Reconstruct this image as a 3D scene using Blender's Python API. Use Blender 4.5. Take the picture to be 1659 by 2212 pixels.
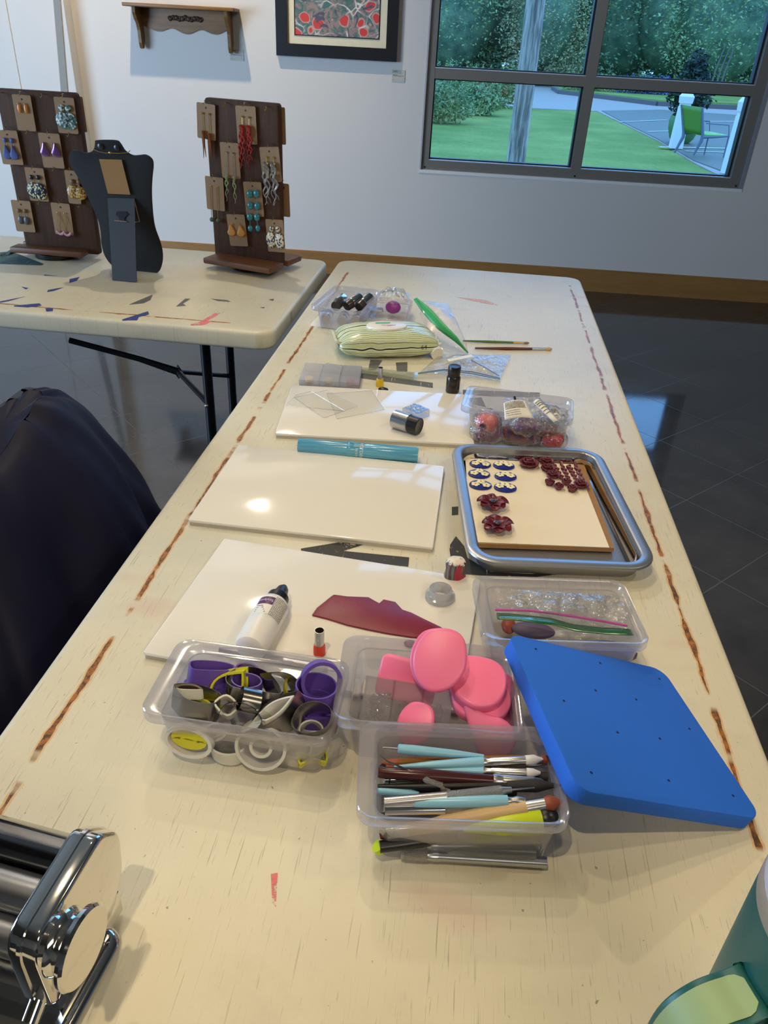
import bpy, bmesh, math, random
from mathutils import Vector, Matrix, Euler, noise as mnoise
random.seed(7)
PI = math.pi
for o in list(bpy.data.objects): bpy.data.objects.remove(o)
SC = bpy.context.scene; COL = SC.collection
# ---------------------------------------------------------------- camera
FPX, PITCH, ROLL, YAW = 1632.3, .5526, .0544, -.0911
CAM = Vector((0, 0, 1.332))
FW = Vector((math.sin(YAW)*math.cos(PITCH), math.cos(YAW)*math.cos(PITCH), -math.sin(PITCH)))
R0 = Vector((math.cos(YAW), -math.sin(YAW), 0)); U0 = R0.cross(FW)
RT = R0*math.cos(ROLL)+U0*math.sin(ROLL); UP = U0*math.cos(ROLL)-R0*math.sin(ROLL)
cd = bpy.data.cameras.new('camera'); cam = bpy.data.objects.new('camera', cd); COL.objects.link(cam)
cd.sensor_fit = 'VERTICAL'; cd.sensor_height = 24; cd.lens = FPX/2212*24; cd.clip_start = .02; cd.clip_end = 400
m = Matrix((RT, UP, -FW)).transposed().to_4x4(); m.translation = CAM; cam.matrix_world = m
SC.camera = cam
SC.view_settings.view_transform = 'Standard'; SC.view_settings.look = 'None'
SC.view_settings.gamma = 1; SC.view_settings.use_curve_mapping = False
SC.view_settings.exposure = 0.10
try:
    SC.cycles.transparent_max_bounces = 40; SC.cycles.max_bounces = 12; SC.cycles.transmission_bounces = 10
except Exception: pass
# ---------------------------------------------------------------- sky: pale hazy overcast daylight
w = bpy.data.worlds.new('world'); SC.world = w; w.use_nodes = True
bg = w.node_tree.nodes['Background']; bg.inputs[0].default_value = (.24, .50, 1, 1); bg.inputs[1].default_value = 4.0
# ---------------------------------------------------------------- lamps
def light(name, kind, loc, power, color, target=None, size=.05, **k):
    L = bpy.data.lights.new(name, kind); L.energy = power; L.color = color
    if kind == 'SPOT':
        L.spot_size = math.radians(k.get('cone', 60)); L.spot_blend = k.get('blend', .5); L.shadow_soft_size = size
    elif kind == 'AREA':
        L.shape = 'RECTANGLE'; L.size = k.get('sx', 1); L.size_y = k.get('sy', 1)
    else: L.shadow_soft_size = size
    o = bpy.data.objects.new(name, L); COL.objects.link(o); o.location = loc
    if target is not None:
        o.rotation_euler = (Vector(target)-Vector(loc)).to_track_quat('-Z', 'Y').to_euler()
    return o
WARM = (1, .82, .54)
light('track_spot_right', 'SPOT', (1.9, .95, 3.3), 44, WARM, (.25, .35, .74), .03, cone=90, blend=.5)
light('track_spot_centre', 'SPOT', (-.45, 1.75, 3.35), 40, WARM, (.05, .85, .74), .03, cone=84, blend=.7)
light('track_spot_left', 'SPOT', (-.85, 1.05, 3.3), 36, WARM, (.15, .6, .74), .03, cone=95, blend=.7)
light('track_spot_front', 'SPOT', (-.45, -.45, 3.3), 80, WARM, (.42, .28, .74), .03, cone=80, blend=.7)
light('track_spot_wall', 'SPOT', (-1.75, 4.05, 3.6), 265, (1, .80, .55), (-1.9, 5.1, 1.75), .03, cone=84, blend=.9)
light('track_spot_jewelry', 'SPOT', (-1.1, 3.3, 3.5), 84, (1, .88, .70), (-.3, 2.2, .74), .03, cone=76, blend=.7)
light('ceiling_fill', 'AREA', (1.8, -2.4, 3.6), 75, (1, .88, .70), (0, -.5, 0), sx=2.2, sy=1.4)  # soft warm fill added overhead for general brightness, no fixture there
light('daylight_left', 'AREA', (-4.6, .9, 1.3), 200, (.50, .72, 1), (-.8, 5.0, .5), sx=2.4, sy=1.6)
# ---------------------------------------------------------------- pixel -> world helpers
def ray(px, py): return FW+RT*((px-829.5)/FPX)-UP*((py-1106)/FPX)
def at(px, py, z=.74):
    d = ray(px, py); return CAM+d*((z-CAM.z)/d.z)
def aty(px, py, y):
    d = ray(px, py); return CAM+d*((y-CAM.y)/d.y)
def onpl(px, py, P, n):
    d = ray(px, py); return CAM+d*((P-CAM).dot(n)/d.dot(n))
WYAW = .0419; WQ = Vector((1.995, 5.264, 0)); WN = Vector((math.sin(WYAW), -math.cos(WYAW), 0)); WT = Vector((math.cos(WYAW), math.sin(WYAW), 0))
WO = WQ-WT*(WQ.x/WT.x)        # wall point at x=0
def sw(px, py, off=0):          # pixel -> (s along wall, z)
    p = onpl(px, py, WO+WN*off, WN); return (p-WO).dot(WT), p.z
def wl(s, z, off=0): return WO+WT*s+WN*off+Vector((0, 0, z))
# ---------------------------------------------------------------- materials
def lin(c):
    r = []
    for v in c:
        v = v/255; r.append(v/12.92 if v <= .04045 else ((v+.055)/1.055)**2.4)
    return tuple(r)+(1,)
MATS = {}
def nt(name):
    m = bpy.data.materials.new(name); m.use_nodes = True; t = m.node_tree
    for n in list(t.nodes): t.nodes.remove(n)
    out = t.nodes.new('ShaderNodeOutputMaterial'); MATS[name] = m
    return m, t, out
def N(t, kind, **k):
    n = t.nodes.new('ShaderNode'+kind)
    for a, b in k.items():
        if a.startswith('i_'):
            key = a[2:]; key = int(key) if key.isdigit() else key.replace('_', ' ')
            n.inputs[key].default_value = b
        else: setattr(n, a, b)
    return n
def MT(t, op, a, b=None, c=None):
    n = t.nodes.new('ShaderNodeMath'); n.operation = op
    for i, v in enumerate((a, b, c)):
        if v is None: continue
        if hasattr(v, 'is_linked'): t.links.new(v, n.inputs[i])
        else: n.inputs[i].default_value = v
    return n.outputs[0]
def MIX(t, f, a, b):
    n = t.nodes.new('ShaderNodeMix'); n.data_type = 'RGBA'
    for i, v in ((0, f), (6, a), (7, b)):
        if hasattr(v, 'is_linked'): t.links.new(v, n.inputs[i])
        else: n.inputs[i].default_value = v
    return n.outputs[2]
def NOI(t, vec, scale, detail=3, rough=.6, dist=0):
    n = N(t, 'TexNoise'); n.inputs['Scale'].default_value = scale; n.inputs['Detail'].default_value = detail
    n.inputs['Roughness'].default_value = rough; n.inputs['Distortion'].default_value = dist
    if vec is not None: t.links.new(vec, n.inputs['Vector'])
    return n.outputs['Fac']
def RAMP(t, v, lo, hi):
    n = N(t, 'MapRange'); n.inputs[1].default_value = lo; n.inputs[2].default_value = hi
    t.links.new(v, n.inputs[0]); return n.outputs[0]
def OBJ(t): return N(t, 'TexCoord').outputs['Object']
def MAP(t, vec, sc=(1, 1, 1), rot=(0, 0, 0), loc=(0, 0, 0)):
    n = N(t, 'Mapping'); n.inputs['Scale'].default_value = sc; n.inputs['Rotation'].default_value = rot; n.inputs['Location'].default_value = loc
    t.links.new(vec, n.inputs[0]); return n.outputs[0]
def mat(name, c, rough=.5, metal=0, var=.08, scale=30, bump=0, spec=.5, coat=0, sheen=0, sss=0, stretch=(1, 1, 1), bscale=None):
    m, t, out = nt(name); b = N(t, 'BsdfPrincipled'); L = t.links
    c = lin(c); v = MAP(t, OBJ(t), stretch)
    n = NOI(t, v, scale)
    dark = tuple(x*(1-var) for x in c[:3])+(1,); lite = tuple(min(1, x*(1+var)) for x in c[:3])+(1,)
    L.new(MIX(t, n, dark, lite), b.inputs['Base Color'])
    b.inputs['Roughness'].default_value = rough; b.inputs['Metallic'].default_value = metal
    b.inputs['Specular IOR Level'].default_value = spec; b.inputs['Coat Weight'].default_value = coat
    b.inputs['Sheen Weight'].default_value = sheen; b.inputs['Subsurface Weight'].default_value = sss
    if sss: b.inputs['Subsurface Scale'].default_value = .01
    if bump:
        bn = N(t, 'Bump'); bn.inputs['Strength'].default_value = bump; bn.inputs['Distance'].default_value = .002
        L.new(NOI(t, v, bscale or scale*3, 4), bn.inputs['Height']); L.new(bn.outputs[0], b.inputs['Normal'])
    L.new(b.outputs[0], out.inputs[0]); return m
def clear(name, tint=(245, 245, 245), milk=.12, milkc=(235, 235, 240), gloss=1.0, rough=.06, bump=0, bscale=60):
    m, t, out = nt(name); L = t.links
    tr = N(t, 'BsdfTransparent'); tr.inputs[0].default_value = lin(tint)
    df = N(t, 'BsdfDiffuse'); df.inputs[0].default_value = lin(milkc)
    tl = N(t, 'BsdfTranslucent'); tl.inputs[0].default_value = lin(milkc)
    a = N(t, 'MixShader'); a.inputs[0].default_value = .5; L.new(df.outputs[0], a.inputs[1]); L.new(tl.outputs[0], a.inputs[2])
    nn = NOI(t, OBJ(t), 25); mk = MT(t, 'MULTIPLY_ADD', nn, milk*.6, milk*.7)
    b = N(t, 'MixShader'); L.new(mk, b.inputs[0]); L.new(tr.outputs[0], b.inputs[1]); L.new(a.outputs[0], b.inputs[2])
    g = N(t, 'BsdfGlossy'); g.inputs['Roughness'].default_value = rough
    lw = N(t, 'LayerWeight'); lw.inputs[0].default_value = .35
    f = MT(t, 'MULTIPLY_ADD', lw.outputs['Facing'], .34*gloss, .045*gloss)
    if bump:
        bn = N(t, 'Bump'); bn.inputs['Strength'].default_value = bump; bn.inputs['Distance'].default_value = .006
        L.new(NOI(t, OBJ(t), bscale, 3), bn.inputs['Height']); L.new(bn.outputs[0], g.inputs['Normal'])
    c = N(t, 'MixShader'); L.new(f, c.inputs[0]); L.new(b.outputs[0], c.inputs[1]); L.new(g.outputs[0], c.inputs[2])
    L.new(c.outputs[0], out.inputs[0]); return m
def wood(name, c1, c2, axis=0, scale=6, rough=.5):
    m, t, out = nt(name); b = N(t, 'BsdfPrincipled'); L = t.links
    st = [14, 14, 14]; st[axis] = 1
    v = MAP(t, OBJ(t), tuple(st)); n = RAMP(t, NOI(t, v, scale, 5, .65, .6), .3, .7)
    n2 = RAMP(t, NOI(t, MAP(t, OBJ(t), tuple(x*2 for x in st)), scale*5, 3), .25, .75)
    c = MIX(t, n, lin(c1), lin(c2)); c = MIX(t, MT(t, 'MULTIPLY', n2, .35), c, tuple(x*.5 for x in lin(c1)[:3])+(1,))
    L.new(c, b.inputs['Base Color']); b.inputs['Roughness'].default_value = rough
    L.new(b.outputs[0], out.inputs[0]); return m
# ---------------------------------------------------------------- mesh builder
class MB:
    def __init__(s): s.v = []; s.f = []
    def add(s, vs, fs, M=None):
        k = len(s.v)
        for v in vs:
            v = Vector(v); s.v.append(M @ v if M is not None else v)
        for f in fs: s.f.append(tuple(i+k for i in f))
        return s
    def box(s, a, b, M=None):
        x0, y0, z0 = a; x1, y1, z1 = b
        return s.add([(x0,y0,z0),(x1,y0,z0),(x1,y1,z0),(x0,y1,z0),(x0,y0,z1),(x1,y0,z1),(x1,y1,z1),(x0,y1,z1)],
                     [(0,3,2,1),(4,5,6,7),(0,1,5,4),(1,2,6,5),(2,3,7,6),(3,0,4,7)], M)
    def prism(s, out, z0, z1, M=None, bev=0, n=2):
        # outline CCW; optional rounded top & bottom edges by inset rings
        k = len(out); rings = []
        if bev:
            for i in range(n+1):
                a = PI/2*i/n; rings.append((inset(out, bev*(1-math.sin(a))), z0+bev*(1-math.cos(a))))
            for i in range(n+1):
                a = PI/2*i/n; rings.append((inset(out, bev*(1-math.cos(a))), z1-bev*(1-math.sin(a))))
        else: rings = [(out, z0), (out, z1)]
        vs = [(x, y, z) for o, z in rings for x, y in o]; fs = []
        for r in range(len(rings)-1):
            for i in range(k):
                j = (i+1) % k; fs.append((r*k+i, r*k+j, (r+1)*k+j, (r+1)*k+i))
        fs.append(tuple(range(k-1, -1, -1))); fs.append(tuple((len(rings)-1)*k+i for i in range(k)))
        return s.add(vs, fs, M)
    def shell(s, rings, M=None, cap0=True, cap1=False):
        # list of (outline, z) joined in order
        k = len(rings[0][0]); vs = [(x, y, z) for o, z in rings for x, y in o]; fs = []
        for r in range(len(rings)-1):
            for i in range(k):
                j = (i+1) % k; fs.append((r*k+i, r*k+j, (r+1)*k+j, (r+1)*k+i))
        if cap0: fs.append(tuple(range(k-1, -1, -1)))
        if cap1: fs.append(tuple((len(rings)-1)*k+i for i in range(k)))
        return s.add(vs, fs, M)
    def lathe(s, prof, M=None, n=20, cap=True):
        vs = []; fs = []; k = len(prof)
        for r, z in prof:
            for i in range(n):
                a = 2*PI*i/n; vs.append((r*math.cos(a), r*math.sin(a), z))
        for r in range(k-1):
            for i in range(n):
                j = (i+1) % n; fs.append((r*n+i, r*n+j, (r+1)*n+j, (r+1)*n+i))
        if cap:
            fs.append(tuple(range(n-1, -1, -1))); fs.append(tuple((k-1)*n+i for i in range(n)))
        return s.add(vs, fs, M)
    def seg(s, p0, p1, prof, n=14):
        # lathe along p0->p1, prof = [(t 0..1, radius)]
        p0 = Vector(p0); p1 = Vector(p1); d = p1-p0; l = d.length
        M = Matrix.Translation(p0) @ d.to_track_quat('Z', 'Y').to_matrix().to_4x4()
        return s.lathe([(r, t*l) for t, r in prof], M, n)
    def tube(s, pts, r, n=8, closed=False):
        pts = [Vector(p) for p in pts]; k = len(pts); vs = []; fs = []; last = None
        for i, p in enumerate(pts):
            a = pts[(i-1) % k] if (closed or i > 0) else p; b = pts[(i+1) % k] if (closed or i < k-1) else p
            d = (b-a).normalized() if (b-a).length > 1e-9 else Vector((0, 0, 1))
            if last is None:
                u = d.cross(Vector((0, 0, 1)));
                if u.length < 1e-3: u = d.cross(Vector((1, 0, 0)))
            else: u = last-d*last.dot(d)
            u.normalize(); last = u; w_ = d.cross(u); rr = r[i] if isinstance(r, (list, tuple)) else r
            for j in range(n):
                t = 2*PI*j/n; vs.append(p+(u*math.cos(t)+w_*math.sin(t))*rr)
        for i in range(k if closed else k-1):
            i2 = (i+1) % k
            for j in range(n):
                j2 = (j+1) % n; fs.append((i*n+j, i*n+j2, i2*n+j2, i2*n+j))
        if not closed: fs.append(tuple(range(n-1, -1, -1))); fs.append(tuple((k-1)*n+j for j in range(n)))
        return s.add(vs, fs)
    def ball(s, c, r, sc=(1, 1, 1), n=12, M=None):
        vs = []; fs = []; h = n//2
        for i in range(1, h):
            a = PI*i/h
            for j in range(n):
                b = 2*PI*j/n; vs.append((c[0]+r*sc[0]*math.sin(a)*math.cos(b), c[1]+r*sc[1]*math.sin(a)*math.sin(b), c[2]+r*sc[2]*math.cos(a)))
        vs.append((c[0], c[1], c[2]+r*sc[2])); vs.append((c[0], c[1], c[2]-r*sc[2])); T = len(vs)-2
        for i in range(h-2):
            for j in range(n):
                j2 = (j+1) % n; fs.append((i*n+j, (i+1)*n+j, (i+1)*n+j2, i*n+j2))
        for j in range(n):
            j2 = (j+1) % n; fs.append((T, j, j2)); fs.append((T+1, (h-2)*n+j2, (h-2)*n+j))
        return s.add(vs, fs, M)
    def grid(s, fn, nu, nv, M=None, double=0):
        vs = [fn(i/nu, j/nv) for i in range(nu+1) for j in range(nv+1)]; fs = []
        for i in range(nu):
            for j in range(nv):
                a = i*(nv+1)+j; fs.append((a, a+nv+1, a+nv+2, a+1))
        return s.add(vs, fs, M)
    def text(s, body, size, M, depth=0, align='CENTER'):
        cu = bpy.data.curves.new('t', 'FONT'); cu.body = body; cu.size = size; cu.align_x = align; cu.align_y = 'CENTER'
        cu.extrude = depth; cu.resolution_u = 3
        o = bpy.data.objects.new('t', cu); COL.objects.link(o)
        bpy.context.view_layer.update()
        me = bpy.data.meshes.new_from_object(o.evaluated_get(bpy.context.evaluated_depsgraph_get()))
        s.add([v.co for v in me.vertices], [tuple(p.vertices) for p in me.polygons], M)
        bpy.data.objects.remove(o); bpy.data.curves.remove(cu); bpy.data.meshes.remove(me); return s
    def build(s, name, m, parent=None, smooth=True, loc=None, solid=0, sub=0, ang=40):
        me = bpy.data.meshes.new(name)
        org = Vector(loc) if loc is not None else Vector((0, 0, 0))
        me.from_pydata([tuple(v-org) for v in s.v], [], s.f); me.update()
        bm = bmesh.new(); bm.from_mesh(me); bmesh.ops.recalc_face_normals(bm, faces=bm.faces); bm.to_mesh(me); bm.free()
        if m is not None: me.materials.append(m)
        if smooth:
            me.polygons.foreach_set('use_smooth', [len(pl.vertices) <= 4 for pl in me.polygons])
            try: me.set_sharp_from_angle(angle=math.radians(ang))
            except Exception: pass
        o = bpy.data.objects.new(name, me); COL.objects.link(o)
        if parent is not None: o.parent = parent
        o.location = org
        if solid:
            md = o.modifiers.new('t', 'SOLIDIFY'); md.thickness = solid; md.offset = 0
        if sub:
            md = o.modifiers.new('s', 'SUBSURF'); md.levels = sub; md.render_levels = sub
        return o
def inset(out, d):
    if not d: return out
    k = len(out); r = []
    for i in range(k):
        ax, ay = out[i-1]; bx, by = out[i]; cx, cy = out[(i+1) % k]
        n1 = Vector((-(by-ay), bx-ax)); n2 = Vector((-(cy-by), cx-bx))
        if n1.length < 1e-9: n1 = n2.copy()
        if n2.length < 1e-9: n2 = n1.copy()
        n1.normalize(); n2.normalize(); n = n1+n2
        if n.length < 1e-6: n = n1.copy()
        n.normalize(); c = max(.5, n.dot(n1)); r.append((bx+n.x*d/c, by+n.y*d/c))
    return r
def rrect(x0, y0, x1, y1, r, n=5):
    o = []
    for cx, cy, a0 in ((x1-r, y0+r, -90), (x1-r, y1-r, 0), (x0+r, y1-r, 90), (x0+r, y0+r, 180)):
        for i in range(n+1):
            a = math.radians(a0+90*i/n); o.append((cx+r*math.cos(a), cy+r*math.sin(a)))
    return o
def ell(rx, ry=None, n=24, cx=0, cy=0):
    ry = ry or rx; return [(cx+rx*math.cos(2*PI*i/n), cy+ry*math.sin(2*PI*i/n)) for i in range(n)]
def drop(rx, ry, n=28, p=1.0):      # teardrop pointing +y
    o = []
    for i in range(n):
        a = 2*PI*i/n; x = math.cos(a); y = math.sin(a)
        o.append((rx*x*(1-.0*y) if y < 0 else rx*x*(1-y**1.5)**.5 if abs(x) > .02 else 0, ry*(y*(1.5 if y > 0 else 1)-.2)))
    return o
def leaf(rx, ry, n=24):
    o = []
    h = n//2
    for i in range(h): t = i/h; o.append((rx*math.sin(PI*t), ry*(2*t-1)))
    for i in range(h): t = 1-i/h; o.append((-rx*math.sin(PI*t), ry*(2*t-1)))
    return o
def smooth_out(pts, per=4):          # closed catmull-rom through 2-d points
    k = len(pts); o = []
    for i in range(k):
        p0, p1, p2, p3 = [Vector(pts[(i+j-1) % k]) for j in range(4)]
        for s_ in range(per):
            t = s_/per; q = .5*((2*p1)+(p2-p0)*t+(2*p0-5*p1+4*p2-p3)*t*t+(3*p1-p0-3*p2+p3)*t**3); o.append((q.x, q.y))
    a = sum(o[i-1][0]*o[i][1]-o[i][0]*o[i-1][1] for i in range(len(o)))
    return o if a > 0 else o[::-1]
def TR(loc, rz=0, rx=0, ry=0, order='XYZ', s=1): return Matrix.Translation(Vector(loc)) @ Euler((rx, ry, rz), order).to_matrix().to_4x4() @ Matrix.Scale(s, 4)
def tag(o, label, cat=None, group=None, kind=None):
    if label: o['label'] = label
    if cat: o['category'] = cat
    if group: o['group'] = group
    if kind: o['kind'] = kind
    return o
def thing(name, label, cat, loc=(0, 0, 0), rz=0, rx=0, ry=0, group=None):
    o = bpy.data.objects.new(name, None); o.empty_display_size = .02; COL.objects.link(o)
    o.location = loc; o.rotation_euler = (rx, ry, rz); return tag(o, label, cat, group)
def struct(o): o['kind'] = 'structure'; return o
def copy_tree(o, parent=None):
    c = o.copy(); COL.objects.link(c); c.parent = parent
    if parent is not None: c.matrix_parent_inverse = o.matrix_parent_inverse.copy()
    for ch in list(o.children): copy_tree(ch, c)
    return c
TZ = .74
# ================================================================ MATERIALS
def wall_mat():
    m, t, out = nt('wall_paint'); b = N(t, 'BsdfPrincipled'); L = t.links
    n = NOI(t, OBJ(t), 1.2, 4); c = MIX(t, n, lin((206, 203, 200)), lin((214, 212, 208)))
    L.new(c, b.inputs['Base Color']); b.inputs['Roughness'].default_value = .75
    bn = N(t, 'Bump'); bn.inputs['Strength'].default_value = .12; bn.inputs['Distance'].default_value = .002
    L.new(NOI(t, OBJ(t), 180, 3), bn.inputs['Height']); L.new(bn.outputs[0], b.inputs['Normal'])
    L.new(b.outputs[0], out.inputs[0]); return m
M_wall = wall_mat()
M_ceil = mat('ceiling_paint', (150, 146, 138), .8, var=.03)
M_base = wood('baseboard_wood', (150, 108, 58), (172, 128, 74), 0, 1.2, .4)
M_alu = mat('brushed_aluminium', (128, 126, 122), .42, .35, .05, 40)
M_gask = mat('black_gasket', (12, 16, 24), .5)
M_strip = mat('grey_strip', (138, 136, 130), .6)
def floor_mat():
    m, t, out = nt('slate_tile'); b = N(t, 'BsdfPrincipled'); L = t.links; o = OBJ(t)
    v = MAP(t, o, (1, 1, 1), (0, 0, PI/4))
    sp = N(t, 'SeparateXYZ'); L.new(v, sp.inputs[0])
    S = .346; lines = None
    # tile grid at 45 degrees; corner at (.858, 2.93)
    ux = (.858*math.cos(PI/4)-2.93*math.sin(PI/4)); uy = (.858*math.sin(PI/4)+2.93*math.cos(PI/4))
    for k, u0 in ((0, ux), (1, uy)):
        d = MT(t, 'SUBTRACT', sp.outputs[k], u0); d = MT(t, 'DIVIDE', d, S); d = MT(t, 'FRACT', d)
        d = MT(t, 'SUBTRACT', d, .5); d = MT(t, 'ABSOLUTE', d); g = MT(t, 'GREATER_THAN', d, .5-.0045)
        lines = g if lines is None else MT(t, 'MAXIMUM', lines, g)
    n = RAMP(t, NOI(t, o, 2.5, 6, .65), .3, .7)
    c = MIX(t, n, lin((46, 45, 47)), lin((72, 70, 70)))
    sc = RAMP(t, NOI(t, MAP(t, o, (1.0, 2.6, 1)), 6, 7, .72), .66, .76); sc2 = RAMP(t, NOI(t, o, 1.3, 2), .45, .6)
    sc = MT(t, 'MULTIPLY', MT(t, 'MULTIPLY', sc, sc2), .6); c = MIX(t, sc, c, lin((170, 165, 158)))
    c = MIX(t, MT(t, 'MULTIPLY', lines, .75), c, lin((92, 88, 84)))
    L.new(c, b.inputs['Base Color'])
    r = MT(t, 'MULTIPLY_ADD', n, .04, .05); r = MT(t, 'ADD', r, MT(t, 'MULTIPLY', lines, .4)); r = MT(t, 'ADD', r, MT(t, 'MULTIPLY', sc, .3))
    L.new(r, b.inputs['Roughness']); b.inputs['Specular IOR Level'].default_value = .55
    L.new(b.outputs[0], out.inputs[0]); return m
M_floor = floor_mat()
def table_mat(name, rust):
    # rust: list of (axis, position, lo, hi) in object space = world space
    m, t, out = nt(name); b = N(t, 'BsdfPrincipled'); L = t.links; o = OBJ(t)
    n = NOI(t, o, 3, 5, .6); c = MIX(t, RAMP(t, n, .3, .7), lin((210, 201, 176)), lin((222, 214, 190)))
    dirt = RAMP(t, NOI(t, o, 9, 6, .7), .55, .8); c = MIX(t, MT(t, 'MULTIPLY', dirt, .22), c, lin((160, 152, 130)))
    gr = RAMP(t, NOI(t, MAP(t, o, (1, 1, 1), loc=(4, 2, 0)), 2.2, 5, .65), .50, .72); c = MIX(t, MT(t, 'MULTIPLY', gr, .38), c, lin((172, 178, 168)))
    for k, (rot, sc, lo, w_) in enumerate(((.3, (330, 9, 1), .68, .5), (1.2, (280, 8, 1), .68, .5), (-.7, (360, 12, 1), .68, .45), (2.2, (480, 20, 1), .66, .4), (1.57, (260, 5, 1), .69, .5), (.75, (400, 24, 1), .67, .4))):
        s_ = RAMP(t, NOI(t, MAP(t, o, sc, (0, 0, rot), (k*3.1, k, 0)), 1.6, 2, .5, .3), lo, lo+.05)
        s_ = MT(t, 'MULTIPLY', s_, RAMP(t, NOI(t, MAP(t, o, loc=(k, 5, 1)), 4, 2), .45, .6))
        c = MIX(t, MT(t, 'MULTIPLY', s_, w_), c, lin((120, 106, 84)))
    sp_ = RAMP(t, NOI(t, o, 170, 2, .5), .74, .78); c = MIX(t, MT(t, 'MULTIPLY', sp_, .6), c, lin((92, 78, 60)))
    pk = RAMP(t, NOI(t, MAP(t, o, (1, 2.5, 1), (0, 0, .5), (9, 1, 0)), 3.2, 2), .70, .80); c = MIX(t, MT(t, 'MULTIPLY', pk, .35), c, lin((205, 140, 130)))
    sp = N(t, 'SeparateXYZ'); L.new(o, sp.inputs[0])
    for ax, pos, lo, hi in rust:
        a = sp.outputs[ax]; q = sp.outputs[1-ax]
        st = [1, 1, 1]
        wob = MT(t, 'MULTIPLY_ADD', NOI(t, MAP(t, o, loc=(2, 7, 0)), 14, 2), .010, -.005)
        d = MT(t, 'ABSOLUTE', MT(t, 'ADD', MT(t, 'SUBTRACT', a, pos), wob))
        ww = MT(t, 'MULTIPLY_ADD', NOI(t, o, 30, 3), .010, -.0026)
        msk = MT(t, 'LESS_THAN', d, ww)
        halo = MT(t, 'LESS_THAN', d, MT(t, 'ADD', ww, .0022))
        mp = MAP(t, o, (.02 if ax == 0 else 1, .02 if ax == 1 else 1, 0))
        dash = RAMP(t, NOI(t, mp, 13, 3, .6), .40, .47)
        rng = MT(t, 'MULTIPLY', MT(t, 'GREATER_THAN', q, lo), MT(t, 'LESS_THAN', q, hi))
        dash = MT(t, 'MULTIPLY', dash, rng)
        ff = NOI(t, o, 120, 4, .7)
        c = MIX(t, MT(t, 'MULTIPLY', MT(t, 'MULTIPLY', halo, dash), .6), c, lin((214, 158, 84)))
        rc = MIX(t, RAMP(t, ff, .42, .64), lin((66, 40, 26)), lin((178, 108, 52)))
        c = MIX(t, MT(t, 'MULTIPLY', MT(t, 'MULTIPLY', msk, dash), .92), c, rc)
    L.new(c, b.inputs['Base Color']); b.inputs['Roughness'].default_value = .42; b.inputs['Specular IOR Level'].default_value = .4
    bn = N(t, 'Bump'); bn.inputs['Strength'].default_value = .2; bn.inputs['Distance'].default_value = .001
    L.new(NOI(t, o, 140, 4), bn.inputs['Height']); L.new(bn.outputs[0], b.inputs['Normal'])
    L.new(b.outputs[0], out.inputs[0]); return m
M_table = table_mat('cream_plastic', [(0, -.362, .10, 2.33), (0, .311, .10, 2.36)])
M_table2 = table_mat('cream_plastic_aged', [(1, 1.752, -1.35, -.56)])
M_black = mat('black_enamel', (20, 20, 26), .35, .3)
def paint(name, c, thr=.45):
    m, t, out = nt(name); L = t.links; b = N(t, 'BsdfPrincipled'); tr = N(t, 'BsdfTransparent'); mx = N(t, 'MixShader')
    f = MT(t, 'MAXIMUM', RAMP(t, NOI(t, OBJ(t), 60, 6, .75), thr, thr+.05), .0)
    b.inputs['Base Color'].default_value = lin(c); b.inputs['Roughness'].default_value = .6
    s_ = RAMP(t, NOI(t, MAP(t, OBJ(t), (260, 14, 1), (0, 0, .6)), 1, 3), .64, .68); f = MT(t, 'MULTIPLY', f, MT(t, 'SUBTRACT', 1, s_))
    L.new(f, mx.inputs[0]); L.new(tr.outputs[0], mx.inputs[1]); L.new(b.outputs[0], mx.inputs[2]); L.new(mx.outputs[0], out.inputs[0]); return m
M_pblack = paint('worn_black_paint', (52, 50, 48), .34)
M_pgrey = paint('worn_grey_paint', (92, 92, 90), .33)
M_pblue = paint('blue_paint', (38, 58, 130), .30)
M_ppink = paint('pink_paint', (224, 118, 124), .42)
M_pteal = paint('teal_paint', (40, 84, 92), .33)
M_clear = clear('clear_plastic', (246, 246, 248), .24, (226, 224, 228), 1.3)
M_clearb = clear('frosted_rim_plastic', (244, 244, 246), .24, (232, 228, 234), 1.1, .12)
M_bag = clear('crumpled_film', (252, 252, 252), .05, (240, 238, 240), 2.2, .12, 1.0, 90)
M_film = clear('thin_film', (250, 250, 250), .07, (235, 235, 240), 1.2, .08, .5, 40)
M_acryl = clear('clear_acrylic', (240, 243, 240), .10, (225, 228, 225), 1.4, .05)
M_white = mat('white_plastic', (232, 230, 226), .4, sss=.1)
M_glaze = mat('white_glaze', (234, 229, 218), .09, var=.015, spec=.6)
M_tileb = mat('tile_biscuit', (188, 180, 164), .8)
M_chrome = mat('chrome', (225, 222, 218), .07, 1, .03)
M_silver = mat('satin_silver', (190, 190, 192), .28, 1, .05)
M_steel = mat('cutter_steel', (150, 146, 140), .22, 1, .08)
M_pan = mat('bakeware_steel', (168, 170, 174), .36, .85, .04)
M_gold = mat('gold_metal', (214, 176, 96), .3, 1)
M_kraft = mat('kraft_card', (146, 116, 84), .8, var=.05)
M_dwood = wood('dark_walnut', (58, 34, 19), (84, 52, 29), 2, 5, .85)
M_mwood = wood('brown_base_wood', (92, 58, 36), (126, 82, 52), 0, 5, .5)
M_swood = wood('honey_shelf_wood', (112, 76, 34), (150, 106, 52), 0, 4, .45)
M_lwood = wood('pale_beech', (206, 170, 120), (226, 192, 142), 2, 3, .45)
M_velvet = mat('black_velvet', (13, 13, 15), .9, sheen=.1)
M_board = mat('slate_black_card', (36, 38, 41), .6)
M_paper = mat('white_paper', (232, 230, 224), .7)
M_ink = mat('black_ink', (40, 38, 36), .7)
M_pur = mat('purple_plastic', (96, 72, 165), .35, sss=.1)
M_yel = mat('yellow_plastic', (205, 200, 40), .4)
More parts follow.
